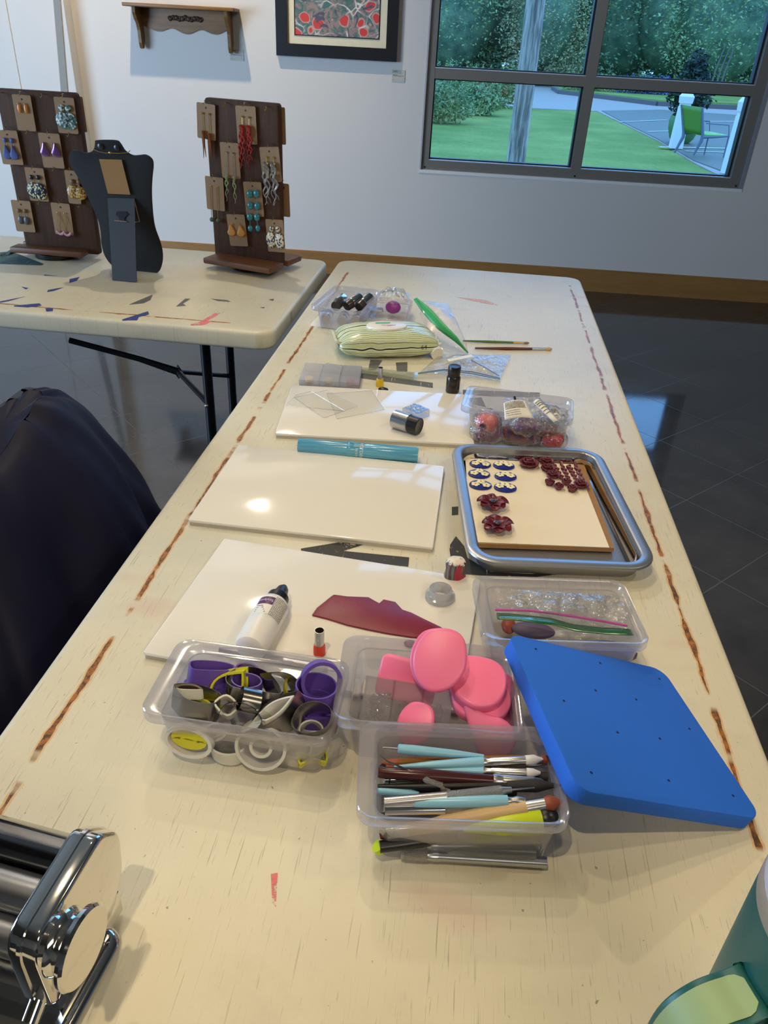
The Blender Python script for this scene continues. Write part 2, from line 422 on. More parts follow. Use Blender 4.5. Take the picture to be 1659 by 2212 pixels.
M_whp = mat('milky_plastic', (214, 212, 204), .35, sss=.15)
M_pink = mat('pink_silicone', (248, 122, 162), .38, sss=.2, var=.03)
M_blue = mat('blue_foam', (30, 104, 214), .8, var=.04, bump=.15, bscale=300)
M_hole = mat('dark_hole', (12, 30, 90), .9)
M_lb = mat('light_blue_lacquer', (140, 196, 222), .3)
M_mar = mat('maroon_lacquer', (66, 24, 26), .25)
M_blk = mat('black_plastic', (18, 18, 20), .35)
M_rub = mat('white_rubber', (225, 222, 216), .5)
M_rust = mat('terracotta_rubber', (150, 74, 44), .5)
M_bluetip = mat('blue_grey_rubber', (60, 90, 120), .4)
M_lime = mat('lime_plastic', (196, 214, 30), .35)
M_amber = mat('amber_plastic', (150, 96, 30), .3)
M_greym = clear('grey_translucent', (200, 202, 206), .5, (170, 172, 176), 1, .2)
M_knurl = mat('knurled_steel', (176, 172, 162), .35, 1, .25, 600, .9, bscale=900)
M_clay = mat('crimson_clay', (126, 26, 48), .42, var=.16, scale=18, bump=.3)
M_clayd = mat('dark_crimson_clay', (98, 20, 36), .32, var=.35, scale=60)
M_rose = mat('burgundy_clay', (106, 42, 50), .3, var=.15)
M_navy = mat('navy_clay', (26, 38, 130), .3)
M_cream = mat('cream_clay', (238, 232, 196), .5)
M_redp = mat('red_plastic', (222, 62, 30), .35)
M_yelp = mat('golden_yellow_plastic', (232, 196, 40), .35)
M_green = mat('green_zip_plastic', (52, 160, 92), .4)
M_magenta = mat('magenta_plastic', (190, 70, 160), .4)
M_tumb = mat('dark_teal_enamel', (28, 92, 88), .38, .1)
M_lidg = mat('frosted_lid', (206, 206, 212), .3)
M_lidr = mat('taupe_ring', (150, 138, 124), .4)
M_jack = mat('navy_nylon', (20, 20, 44), .6, var=.25, scale=4, bump=.9, bscale=11, spec=.25)
M_zip = mat('zip_blue', (90, 110, 150), .4)
# ================================================================ THE ROOM
struct(MB().add([(-7,-5,0),(7,-5,0),(7,5.6,0),(-7,5.6,0),(-7,-5,-.1),(7,-5,-.1),(7,5.6,-.1),(-7,5.6,-.1)], [(0,1,2,3),(7,6,5,4),(0,4,5,1),(1,5,6,2),(2,6,7,3),(3,7,4,0)]).build('floor', M_floor, None, False))
struct(MB().box((-7, -5, 3.75), (7, 5.6, 3.85)).build('ceiling', M_ceil, None, False))
MW = Matrix.Translation(WO) @ Matrix.Rotation(WYAW, 4, 'Z')     # wall frame: x along wall, -y into room, z up
def wbox(mb, s0, s1, z0, z1, o0, o1): return mb.box((s0, -o1, z0), (s1, -o0, z1), MW)
WL, WR, WB, WT_ = -.364, 1.626, .674, 3.43
wb = MB(); TH = .16
wbox(wb, -7, WL, 0, 3.75, -TH, 0); wbox(wb, WR, 7, 0, 3.75, -TH, 0); wbox(wb, WL, WR, 0, WB, -TH, 0); wbox(wb, WL, WR, WT_, 3.75, -TH, 0)
struct(wb.build('wall_back', M_wall, None, False))
struct(MB().box((-7.1, -5, 0), (-7, 5.6, 3.75)).build('wall_west', M_wall, None, False))
struct(MB().box((7, -5, 0), (7.1, 5.6, 3.75)).build('wall_east', M_wall, None, False))
struct(MB().box((-7, -5.1, 0), (7, -5, 3.75)).build('wall_front', M_wall, None, False))
# projecting display wall on the left
wb = MB(); wbox(wb, -5.5, -2.47, 0, 3.75, 0, .10); struct(wb.build('wall_left', M_wall, None, False))
s0, z0 = sw(116, 0, .1); s1, z1 = sw(131, 0, .1); s2, z2 = sw(132.5, 197, .1); s3, z3 = sw(147, 197, .1)
def ext(sa, za, sb, zb, z): return sa+(sb-sa)*(z-za)/(zb-za)
wb = MB(); q = [(ext(s0, z0, s2, z2, .6), .6), (ext(s1, z1, s3, z3, .6), .6), (ext(s1, z1, s3, z3, 2.4), 2.4), (ext(s0, z0, s2, z2, 2.4), 2.4)]
wb.add([(a, -.101, b) for a, b in q]+[(a, -.107, b) for a, b in q], [(0,1,2,3),(7,6,5,4),(0,4,5,1),(1,5,6,2),(2,6,7,3),(3,7,4,0)], MW)
struct(wb.build('gap_strip', M_strip, None, False))  # added grey strip standing in for the dark gap between wall panels
wb = MB(); wbox(wb, -5.5, sw(12, 0, .1)[0], 0, 3.75, .10, .106); struct(wb.build('trim_2', M_wall, None, False))
wb = MB(); wbox(wb, -2.46, 7, 0, .135, 0, .016); wbox(wb, -2.46, 7, .135, .142, 0, .009); struct(wb.build('baseboard_back', M_base, None, False))
# window
win = struct(bpy.data.objects.new('window_1', None)); COL.objects.link(win); win.matrix_world = MW
def wf(name, boxes, m):
    b_ = MB()
    for s0, s1, z0, z1, o0, o1 in boxes: b_.box((s0, -o1, z0), (s1, -o0, z1))
    return b_.build(name, m, win, False)
GZ = [(.735, 1.178), (1.233, 2.86), (2.92, 3.38)]; GX = [(-.313, .572), (.632, 1.548)]
fr = [(WL, GX[0][0], WB, WT_, -.11, -.012), (GX[1][1], WR, WB, WT_, -.11, -.012), (GX[0][0], GX[1][1], WB, GZ[0][0], -.11, -.012), (GX[0][0], GX[1][1], GZ[2][1], WT_, -.11, -.012),
      (GX[0][1], GX[1][0], GZ[0][0], GZ[2][1], -.11, -.014)]
for a, b in GX:
    fr += [(a, b, GZ[0][1], GZ[1][0], -.11, -.014), (a, b, GZ[1][1], GZ[2][0], -.11, -.014)]
wf('window_frame', fr, M_alu)
M_sill = mat('white_sill_trim', (225, 226, 228), .35)
wf('sill_trim', [(WL-.004, WR+.004, WB-.012, WB+.006, -.02, .004)], M_sill)
wf('side_trim', [(WR-.014, WR+.004, WB+.006, WT_, -.02, .003)], mat('blue_grey_trim', (140, 146, 158), .4, .2))
wf('side_trim', [(WL-.003, WL+.006, WB+.006, WT_, -.012, .003)], mat('pale_trim', (170, 172, 180), .5))
gk = []
for a, b in GX:
    for c, d in GZ: gk += [(a, a+.007, c, d, -.10, -.045), (b-.012, b, c, d, -.10, -.045), (a, b, c, c+.010, -.10, -.055), (a, b, d-.006, d, -.10, -.045)]
wf('gasket', gk, M_gask)
gl = []
for a, b in GX:
    for c, d in GZ: gl.append((a, b, c-.001, c+.004, -.045, -.012))
wf('glazing_bead', gl, mat('light_bead', (215, 220, 228), .25, .3))
def glass_mat():
    m, t, out = nt('window_glass'); L = t.links; tr = N(t, 'BsdfTransparent'); tr.inputs[0].default_value = (.80, .90, .93, 1)
    g = N(t, 'BsdfGlossy'); g.inputs['Roughness'].default_value = .02; fr_ = N(t, 'Fresnel'); fr_.inputs[0].default_value = 1.35
    mx = N(t, 'MixShader'); L.new(fr_.outputs[0], mx.inputs[0]); L.new(tr.outputs[0], mx.inputs[1]); L.new(g.outputs[0], mx.inputs[2]); L.new(mx.outputs[0], out.inputs[0]); return m
M_glass = glass_mat()
for a, b in GX:
    for c, d in GZ: wf('pane', [(a, b, c, d, -.074, -.070)], M_glass)
sc_ = MB()
for s_, z_ in ((WL+.028, WB+.02), (.602, WB+.02), (WR-.035, WB+.02)): sc_.lathe([(.006, 0), (.006, .003)], MW.inverted() @ MW @ TR((s_, .012, z_), rx=PI/2), 10)
sc_.build('screw', M_gask, win)
po = light('window_portal', 'AREA', tuple(wl(.63, 2.05, -.2)), 10, (1, 1, 1), tuple(wl(.63, 2.05, 1)), sx=2.1, sy=2.9); po.data.cycles.is_portal = True
# ================================================================ TABLES
def table_top(x0, y0, x1, y1, m, parent):
    return MB().prism(rrect(x0, y0, x1, y1, .045, 8), TZ-.045, TZ, None, .009, 3).build('tabletop', m, parent)
def leg_pair(parent, cx, cy, axis, sgn, span):
    # two round legs joined by a crossbar, brace to the table's middle
    for k in (-1, 1):
        a = (cx, cy+k*span/2) if axis == 0 else (cx+k*span/2, cy)
        MB().seg((a[0], a[1], 0), (a[0], a[1], TZ-.045), [(0, .0135), (1, .0135)]).build('leg', M_black, parent)
        f = MB().lathe([(.017, 0), (.017, .02), (.0138, .03)], TR((a[0], a[1], 0))).build('foot_cap', M_blk, parent)
    e0 = (cx, cy-span/2) if axis == 0 else (cx-span/2, cy); e1 = (cx, cy+span/2) if axis == 0 else (cx+span/2, cy)
    MB().seg((*e0, .55), (*e1, .55), [(0, .010), (1, .010)]).build('crossbar', M_black, parent)
    MB().seg((*e0, .16), (*e1, .16), [(0, .010), (1, .010)]).build('crossbar', M_black, parent)
t1 = thing('folding_table', 'long cream plastic folding table covered with clay tools, running towards the window wall', 'table')
table_top(-.412, .03, .352, 2.468, M_table, t1)
leg_pair(t1, -.03, 2.16, 1, 1, .60); leg_pair(t1, -.03, .36, 1, 1, .60)
t2 = thing('folding_table', 'cream folding table on the left holding the jewelry displays, black tube legs', 'table')
table_top(-2.28, 1.700, -.445, 2.445, M_table2, t2)
def pmark(poly, m, parent=t1, z=TZ+.0004, name='paint_mark'):
    pts = [at(x, y, z) for x, y in poly]
    MB().add(pts, [tuple(range(len(pts)))]).build(name, m, parent, False)
# worn stencil paint on the near table
pmark([(650,1185),(740,1170),(800,1172),(742,1190),(884,1204),(882,1224),(735,1208),(650,1190)], M_pblack)
pmark([(985,1158),(1003,1180),(1010,1205),(1060,1235),(1150,1240),(1228,1224),(1230,1238),(1160,1246),(1050,1244),(1000,1240),(975,1215),(970,1180)], M_pblack)
pmark([(976,1095),(990,1094),(990,1112),(976,1113)], M_pblack)
pmark([(855,783),(880,782),(880,803),(857,803)], M_pgrey); pmark([(800,777),(826,778),(812,800),(795,800)], M_pgrey)
pmark([(1000,842),(1166,848),(1166,858),(1100,858),(1000,852)], M_pgrey); pmark([(1010,860),(1040,858),(1050,880),(1020,872)], M_pgrey)
pmark([(700,795),(935,827),(935,838),(700,806)], M_pgrey)
pmark([(985,641),(1050,648),(1078,660),(1040,654)], paint('faint_pink', (214, 168, 156), .42)); pmark([(585,1888),(600,1885),(596,1960),(588,1950)], M_ppink)
pmark([(178,1790),(190,1784),(188,1796),(182,1798)], M_pteal)
# paint on the left table
for poly in ([(150,603),(172,598),(166,606),(150,611)], [(104,626),(139,620),(118,628),(101,631)], [(45,619),(62,622),(56,625)], [(0,651),(56,640),(20,650),(0,654)],
             [(30,660),(85,655),(90,660),(60,664),(30,662)], [(98,666),(115,665),(114,672),(100,673)], [(95,593),(126,596),(96,595)], [(264,690),(320,672),(322,679),(300,685),(296,692),(264,692)]):
    pmark(poly, M_pblue, t2)
pmark([(412,700),(428,697),(470,673),(477,676),(447,693),(460,693),(440,702),(412,703)], M_ppink, t2)
pmark([(0,545),(25,543),(95,570),(90,573),(0,570)], M_pteal, t2); pmark([(30,535),(50,540),(8,556),(0,552)], M_pteal, t2)
for poly in ([(278,658),(330,636),(325,648),(310,655)], [(380,662),(400,645),(412,645),(395,656),(402,660)], [(455,645),(490,648),(500,652),(470,650)], [(560,664),(572,663),(570,666)], [(580,647),(592,645),(590,650)]):
    pmark(poly, M_pgrey, t2)
P0 = at(455, 960, .3)
lx1, lx2 = -.632, -.572
for (px, py) in ((434, 760), (489, 760)):
    a = aty(px+9, py, 1.93 if px < 450 else 2.22)
LXX = at(455, 900, .42).x
for yy, nm in ((1.86, 'leg'), (2.27, 'leg')):
    xx = aty(452, 860, 1.86).x if yy < 2 else aty(500, 820, 2.27).x
    MB().seg((xx, yy, 0), (xx, yy, .695), [(0, .0135), (1, .0135)]).build(nm, M_black, t2)
    MB().lathe([(.017, 0), (.017, .02), (.0138, .03)], TR((xx, yy, 0))).build('foot_cap', M_blk, t2)
xa = aty(452, 860, 1.86).x; xb = aty(500, 820, 2.27).x
zb = aty(495, 812, 2.27).z
MB().seg((xa, 1.86, .12), (xb, 2.27, .12), [(0, .01), (1, .01)]).build('crossbar', M_black, t2)
j = aty(385, 803, 2.05); k0 = aty(150, 735, 2.02)
MB().tube([k0, aty(300, 775, 2.05), j], [.009, .009, .012]).build('brace', M_black, t2)
MB().seg(j, (xb, 2.27, zb), [(0, .007), (1, .007)]).build('brace', M_black, t2)
l0 = aty(450, 872, 1.86); MB().seg(j, l0, [(0, .008), (1, .008)]).build('brace', M_black, t2)
MB().ball((l0.x, l0.y-.014, l0.z), .006).build('bolt', M_silver, t2)
MB().tube([j+Vector((0, 0, .02)), j+Vector((-.012, 0, 0)), j-Vector((0, 0, .02)), j+Vector((.012, 0, 0))], .003, closed=True).build('lock_ring', M_black, t2)
for yy in (1.86, 2.27): MB().seg((-2.0, yy, 0), (-2.0, yy, .695), [(0, .0135), (1, .0135)]).build('leg', M_black, t2)
# ================================================================ THINGS ON THE WALL
# wooden shelf
D = .15
sL, zT = sw(262, 4, D); sR, _ = sw(503.5, 17, D)
sh = thing('wall_shelf', 'carved brown wooden wall shelf with two scrolled brackets', 'shelf', tuple(wl(sL, zT)), WYAW)
LW = sR-sL
MB().prism(rrect(0, -D, LW, 0, .004, 2), -.018, 0, None, .004).build('shelf_board', M_swood, sh)
def bracket(x):
    zb_ = sw(318, 106, .05)[1]-zT
    prof = [(0, -.018), (-.118, -.018), (-.122, -.045), (-.105, -.075), (-.080, -.095), (-.066, -.130), (-.062, zb_+.03), (-.050, zb_+.005), (-.036, zb_), (-.022, zb_+.006), (-.012, zb_+.03), (0, zb_+.05)]
    M = Matrix(((0, 0, 1, x), (1, 0, 0, 0), (0, 1, 0, 0), (0, 0, 0, 1)))
    return MB().prism(prof[::-1], 0, .018, M)
bs1 = sw(300, 30, .1)[0]-sL; bs2 = sw(473, 40, .1)[0]-sL
bracket(.045).build('bracket', M_swood, sh, False); bracket(LW-.063).build('bracket', M_swood, sh, False)
ap = [(.06, -.018)]
for i in range(25):
    t = i/24; ap.append((.06+(LW-.12)*t, -.115+.012*math.cos(t*PI*6)-.012*math.sin(PI*t)))
ap.append((LW-.06, -.018)); 
apm = MB(); vs = []; fs = []
Ma = Matrix(((1, 0, 0, 0), (0, 0, 1, -.012), (0, 1, 0, 0), (0, 0, 0, 1)))
MB().prism(ap, -.0, .012, Ma).build('apron', M_swood, sh, False)
cv = MB()
for i in range(-5, 6):
    cx = LW/2+i*.018; cv.ball((cx, -.016, -.062+.008*math.cos(i*1.7)), .013-.0006*abs(i), (1, .45, .8+.3*(i % 2)), 10)
    cv.tube([(cx+.011*math.cos(a/8*2*PI), -.02, -.062+.010*math.sin(a/8*2*PI)) for a in range(8)], .0025, 6, True)
cv.build('carved_rosette', mat('dark_carving', (62, 42, 26), .5), sh)
# framed marbled picture
fb = [sw(597, 119.5, .03), sw(856, 134, .03)]
fx0, fx1, fz = fb[0][0], fb[1][0], (fb[0][1]+fb[1][1])/2
W_ = fx1-fx0; H_ = .86
fo = thing('framed_picture', 'black framed red and teal marbled artwork with cream mat, hung left of the window', 'picture', tuple(wl(fx0, fz)), WYAW)
fm = .064
def frame_ring(x0, z0, x1, z1, w_, d0, d1, name, m, parent):
    b_ = MB()
    b_.box((x0, -d1, z0), (x0+w_, -d0, z1)); b_.box((x1-w_, -d1, z0), (x1, -d0, z1)); b_.box((x0+w_, -d1, z0), (x1-w_, -d0, z0+w_)); b_.box((x0+w_, -d1, z1-w_), (x1-w_, -d0, z1))
    return b_.build(name, m, parent, False)
frame_ring(0, 0, W_, H_, fm, .0, .03, 'frame', mat('black_frame', (14, 15, 20), .4), fo)
MM = mat('cream_mat', (222, 212, 184), .8)
MB().box((fm, -.012, fm), (W_-fm, -.008, H_-fm)).build('mat_board', MM, fo, False)
mw_ = .046
frame_ring(fm+mw_-.004, fm+mw_-.004, W_-fm-mw_+.004, H_-fm-mw_+.004, .005, .010, .015, 'fillet', mat('dark_fillet', (30, 26, 30), .4), fo)
def marble():
    m, t, out = nt('marbled_art'); L = t.links; b = N(t, 'BsdfPrincipled'); o = OBJ(t)
    ns = N(t, 'TexNoise'); ns.inputs['Scale'].default_value = 9; L.new(o, ns.inputs['Vector'])
    va = N(t, 'VectorMath', operation='MULTIPLY_ADD'); L.new(ns.outputs['Color'], va.inputs[0]); va.inputs[1].default_value = (.05, .05, .05); L.new(o, va.inputs[2])
    v = MAP(t, va.outputs[0], (1, 1, 1.0)); vo = N(t, 'TexVoronoi'); vo.inputs['Scale'].default_value = 13; L.new(v, vo.inputs['Vector'])
    v2 = N(t, 'TexVoronoi'); v2.feature = 'DISTANCE_TO_EDGE'; v2.inputs['Scale'].default_value = 13; L.new(v, v2.inputs['Vector'])
    c = MIX(t, RAMP(t, NOI(t, va.outputs[0], 14, 3, .6, 2), .42, .58), lin((72, 108, 104)), lin((150, 128, 124)))
    sep = N(t, 'SeparateColor'); L.new(vo.outputs['Color'], sep.inputs[0])
    pick = MT(t, 'GREATER_THAN', sep.outputs[0], .42)
    blob = MT(t, 'MULTIPLY', MT(t, 'LESS_THAN', vo.outputs['Distance'], .40), pick)
    ring = MT(t, 'MULTIPLY', MT(t, 'LESS_THAN', vo.outputs['Distance'], .47), pick)
    c = MIX(t, ring, c, lin((186, 150, 142))); c = MIX(t, blob, c, lin((206, 62, 58)))
    vein = MT(t, 'LESS_THAN', v2.outputs['Distance'], .035); c = MIX(t, MT(t, 'MULTIPLY', vein, RAMP(t, NOI(t, o, 7), .45, .6)), c, lin((214, 208, 206)))
    vd = RAMP(t, NOI(t, MAP(t, va.outputs[0], loc=(3, 3, 3)), 8, 2, .5, 3), .60, .64); c = MIX(t, vd, c, lin((84, 80, 98)))
    L.new(c, b.inputs['Base Color']); b.inputs['Roughness'].default_value = .5; L.new(b.outputs[0], out.inputs[0]); return m
MB().box((fm+mw_, -.0135, fm+mw_), (W_-fm-mw_, -.0125, H_-fm-mw_)).build('artwork', marble(), fo, False)
M_tag = mat('label_card', (188, 186, 178), .6)
def wall_label(px, py, w_, h_, lab, lines):
    s_, z_ = sw(px, py, .002)
    o = thing('wall_label', lab, 'label', tuple(wl(s_, z_)), WYAW)
    MB().box((0, -.003, -h_), (w_, 0, 0)).build('card', M_tag, o, False)
    b_ = MB()
    for zz, ln, th in lines:
        # rows of unreadable small print
        n_ = max(2, int(ln*16)); x = .006
        for i in range(n_):
            l_ = (w_-.012)*ln/n_; b_.box((x, -.0036, -zz*h_-th), (x+l_*.8, -.003, -zz*h_)); x += l_
    b_.build('print', M_ink, o, False); return o
L_ = [(.10, .42, .0022), (.18, .42, .0014), (.42, .42, .0022), (.50, .98, .0016), (.82, .15, .0014)]
wall_label(496, 106, .083, .058, 'small grey label card on the wall by the foot of the wooden shelf', L_)
wall_label(847, 150, .078, .062, 'small grey label card on the wall below the framed picture', L_)
# ================================================================ OUTSIDE
GZ_ = -.5
def leafmat(name, c1, c2):
    m, t, out = nt(name); L = t.links; b = N(t, 'BsdfPrincipled'); o = OBJ(t)
    n = RAMP(t, NOI(t, o, 1.1, 4, .7), .35, .65); n2 = RAMP(t, NOI(t, o, 9, 2), .3, .7)
    c = MIX(t, n, lin(c1), lin(c2)); c = MIX(t, MT(t, 'MULTIPLY', n2, .5), c, tuple(x*.4 for x in lin(c1)[:3])+(1,))
    L.new(c, b.inputs['Base Color']); b.inputs['Roughness'].default_value = .6; L.new(b.outputs[0], out.inputs[0]); return m
M_lf = [leafmat('leaf_green', (104, 136, 88), (172, 186, 118)), leafmat('leaf_dark_green', (86, 120, 88), (142, 164, 110)), leafmat('leaf_olive', (132, 136, 88), (190, 178, 122)), leafmat('leaf_bright', (96, 124, 66), (156, 164, 98))]
M_bark = mat('bark', (70, 60, 52), .9, var=.3)
M_shade = leafmat('shaded_foliage', (60, 92, 66), (120, 146, 104))  # darker leaf tone, shade inside the crowns put into the colour
def grassmat():
    m, t, out = nt('lawn_grass'); L = t.links; b = N(t, 'BsdfPrincipled'); o = OBJ(t)
    c = MIX(t, RAMP(t, NOI(t, o, .5, 5, .65), .3, .7), lin((100, 120, 56)), lin((140, 150, 80)))
    c = MIX(t, MT(t, 'MULTIPLY', RAMP(t, NOI(t, o, 9, 4, .7), .45, .7), .4), c, lin((66, 96, 36)))
    fl = MT(t, 'MULTIPLY', RAMP(t, NOI(t, o, 16, 3, .6), .66, .70), RAMP(t, NOI(t, o, .9, 2), .5, .6)); c = MIX(t, MT(t, 'MULTIPLY', fl, .7), c, lin((170, 180, 150)))
    L.new(c, b.inputs['Base Color']); b.inputs['Roughness'].default_value = .9; b.inputs['Specular IOR Level'].default_value = .1
    L.new(b.outputs[0], out.inputs[0]); return m
M_grass = grassmat()
M_road = mat('pale_asphalt', (150, 134, 122), .7, var=.06, scale=2)
M_walk = mat('grey_pavement', (96, 92, 78), .6, var=.12, scale=.8)
M_curb = mat('concrete_curb', (96, 88, 84), .8, var=.15)
M_linew = mat('white_line_paint', (200, 196, 190), .6)
def gp(px, py, z=GZ_): return at(px, py, z)
def slab(poly, z, m, name, h=.06):
    pts = [Vector((x, y, 0)) for x, y in poly]
    a = sum(pts[i-1].x*pts[i].y-pts[i].x*pts[i-1].y for i in range(len(pts)))
    if a < 0: poly = poly[::-1]
    return struct(MB().prism(poly, z-h, z).build(name, m, None, False))
def pg(*pp): return [tuple(gp(x, y)[:2]) for x, y in pp]
slab([(-90, 5.7), (120, 5.7), (120, 140), (-90, 140)], GZ_-.05, M_grass, 'ground_grass', .1)
slab([(-60, 40)]+pg((930, 172), (1180, 178))+[(18, 58), (60, 50), (60, 5.8), (6.3, 5.8)]+pg((1582, 388), (1500, 348), (1420, 300), (1290, 238), (1130, 231), (930, 205))+[(-60, 34)], GZ_-.03, M_road, 'ground_road', .05)
slab([(6.25, 6.2)]+pg((1582, 374), (1560, 367), (1500, 345), (1420, 298), (1345, 262), (1300, 238), (1430, 236), (1659, 252))+[(16, 26), (14, 8)], GZ_-.012, M_walk, 'ground_pavement', .04)
lb = MB()
for (a, b_, w_) in (((1340, 263), (1440, 259), .10), ((1400, 284), (1450, 283), .12), ((1475, 262), (1600, 262), .14), ((1425, 317), (1600, 321), .16), ((1480, 326), (1600, 330), .10)):
    p = gp(*a); q = gp(*b_); d = (q-p).normalized(); n_ = Vector((-d.y, d.x, 0))*w_/2
    lb.add([p-n_+Vector((0, 0, .0)), q-n_, q+n_, p+n_], [(0, 1, 2, 3)])
struct(lb.build('ground_lines', M_linew, None, False))
# island with curb across the road
isl = pg((1195, 189), (1210, 198), (1290, 206), (1420, 222), (1659, 232))+[(60, 42), (60, 80), (6, 80)]
slab(isl, GZ_+.12, M_grass, 'ground_island', .15)
cb = MB(); cpts = [gp(*p, GZ_+.06) for p in ((1195, 190), (1210, 199), (1290, 208), (1420, 224), (1620, 234), (1750, 240))]
for i in range(len(cpts)-1):
    p, q = cpts[i], cpts[i+1]; d = (q-p).normalized(); n_ = Vector((-d.y, d.x, 0))*.12
    cb.add([p-n_-Vector((0,0,.12)), q-n_-Vector((0,0,.12)), q+n_-Vector((0,0,.12)), p+n_-Vector((0,0,.12)), p-n_+Vector((0,0,.10)), q-n_+Vector((0,0,.10)), q+n_+Vector((0,0,.10)), p+n_+Vector((0,0,.10))],
           [(0,3,2,1),(4,5,6,7),(0,1,5,4),(1,2,6,5),(2,3,7,6),(3,0,4,7)])
struct(cb.build('ground_curb', M_curb, None, False))
def leaves(center, rad, n, size, rnd, shell=.55, flat=1.0):
    vs = []; fs = []
    for i in range(n):
        th = rnd.uniform(0, 2*PI); u = rnd.uniform(-1, 1); r = shell+(1-shell)*rnd.random()**.7
        q = math.sqrt(1-u*u); d = Vector((q*math.cos(th), q*math.sin(th), u))
        nz = 1+.28*mnoise.noise(d*2.3+Vector(center)*.37)+.16*mnoise.noise(d*6+Vector(center))
        p = Vector(center)+Vector((d.x*rad[0], d.y*rad[1], d.z*rad[2]))*r*nz
        s_ = size*rnd.uniform(.6, 1.3); a = Vector((rnd.gauss(0, 1), rnd.gauss(0, 1), rnd.gauss(0, .6)*flat)).normalized()
        b_ = a.cross(Vector((rnd.gauss(0, 1), rnd.gauss(0, 1), rnd.gauss(0, 1)))).normalized()
        k = len(vs); vs += [p-a*s_, p+b_*s_*.4, p+a*s_, p-b_*s_*.4]; fs.append((k, k+1, k+2, k+3))
    return vs, fs
def tree(x, y, zc, rad, n, size, mt, lab, trunk=True, seed=1, grp=None, dark=True):
    rnd = random.Random(seed)
    o = thing('tree', lab, 'tree', (x, y, GZ_), group=grp)
    mb = MB()
    size *= .56; n = int(n*1.9)
    for k in range(9):
        off = Vector((rnd.uniform(-.55, .55)*rad[0], rnd.uniform(-.5, .5)*rad[1], rnd.uniform(-.6, .6)*rad[2])) if k else Vector((0, 0, 0))
        sc = .62 if k else .95
        v, f = leaves(Vector((0, 0, zc-GZ_))+off, (rad[0]*sc, rad[1]*sc, rad[2]*sc), n//9, size, rnd)
        mb.add(v, f)
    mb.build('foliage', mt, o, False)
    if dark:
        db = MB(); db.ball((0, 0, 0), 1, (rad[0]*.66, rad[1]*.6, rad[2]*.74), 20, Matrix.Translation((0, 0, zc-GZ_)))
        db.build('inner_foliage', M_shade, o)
    if trunk:
        MB().tube([(0, 0, 0), (rad[0]*.04, 0, (zc-GZ_)*.5), (0, 0, zc-GZ_+rad[2]*.3)], [rad[0]*.07, rad[0]*.05, rad[0]*.02], 8).build('trunk', M_bark, o)
    return o
# (pixel column, distance, centre height, radii, leaves, size, material)
TREES = [(965, 62, 4.2, (5.2, 4, 5.6), 11000, .21, 0, 'tall green tree filling the left edge of the window'),
         (1060, 66, 4.8, (5.0, 4, 6.0), 9000, .22, 2, 'olive green tree just left of the wooden pole'),
         (1172, 60, 3.6, (3.0, 3, 4.2), 8000, .17, 2, 'yellowish small leaved tree just right of the wooden pole'),
         (1240, 74, 5.5, (5.5, 4, 6.8), 8000, .26, 1, 'dark shaded tree behind the window mullion'),
         (1345, 66, 4.6, (5.6, 4, 6.2), 12000, .22, 0, 'broad green tree right of the window mullion'),
         (1455, 64, 4.9, (4.6, 4, 6.3), 11000, .22, 1, 'dark green tree above the potted conifer'),
         (1560, 60, 4.4, (4.4, 4, 5.8), 11000, .21, 0, 'green tree with pale trunks near the right edge of the window'),
         (1660, 62, 4.8, (4.6, 4, 6.2), 8000, .22, 1, 'dark tree cut off by the right side of the window')]
for i, (px, dd, zc, rad, n, s_, mi, lab) in enumerate(TREES):
    p = aty(px, 110, dd); tree(p.x, dd, zc, rad, n, s_, M_lf[mi], lab, True, 11+i)
# distant wooded belt, one continuous mass of growth
bb = MB(); rr = random.Random(3)
for k in range(26):
    x = -22+k*2.6; v, f = leaves((x, 80+rr.uniform(-2, 2), 3.6), (3.2, 2, 7.0), 900, .4, rr); bb.add(v, f)
tag(bb.build('woodland', M_lf[1], None, False), 'continuous dark woodland far behind the separate trees', 'woods', kind='stuff')
ub = MB(); rr = random.Random(5)
for k in range(30):
    x = -18+k*2.1; v, f = leaves((x, 64+rr.uniform(-2, 2), .25), (1.7, 1.2, 1.1+rr.random()*.5), 420, .17, rr); ub.add(v, f)
tag(ub.build('undergrowth', M_lf[1], None, False), 'low dark undergrowth along the foot of the trees across the road', 'bushes', kind='stuff')
for (a, b_, mt, nm, lab) in ((1240, 1310, leafmat('pale_flowers', (110, 124, 70), (196, 190, 120)), 'flower_bed', 'pale yellow flowering border beyond the road'), (1350, 1440, leafmat('blue_flowers', (60, 80, 90), (90, 100, 190)), 'flower_bed', 'blue flowering border beyond the road, right of the mullion')):
    fb_ = MB(); rr = random.Random(a)
    for k in range(9):
        p = gp(a+(b_-a)*k/8, 186, GZ_+.1); p = aty(a+(b_-a)*k/8, 160, 52); v, f = leaves((p.x, 52, .0), (.9, .6, .55), 260, .08, rr); fb_.add(v, f)
    tag(fb_.build(nm, mt, None, False), lab, 'flowers', kind='stuff')
for k, px in enumerate((1545, 1556, 1566)):
    p = aty(px, 140, 56.5); MB_ = MB().tube([(p.x, 56.5, GZ_), (p.x+.1, 56.5, 1.0), (p.x+.35, 56.5, 2.4)], [.07, .05, .03], 7)
    MB_.build('stem', MATS.get('pale_bark') or mat('pale_bark', (104, 98, 90), .9), tag(bpy.data.objects.new('sapling', None), 'thin pale leaning sapling stem in the shade at the right of the far trees', 'tree', 'thin pale saplings'))
    COL.objects.link(bpy.data.objects['sapling' if k == 0 else 'sapling.%03d' % k])
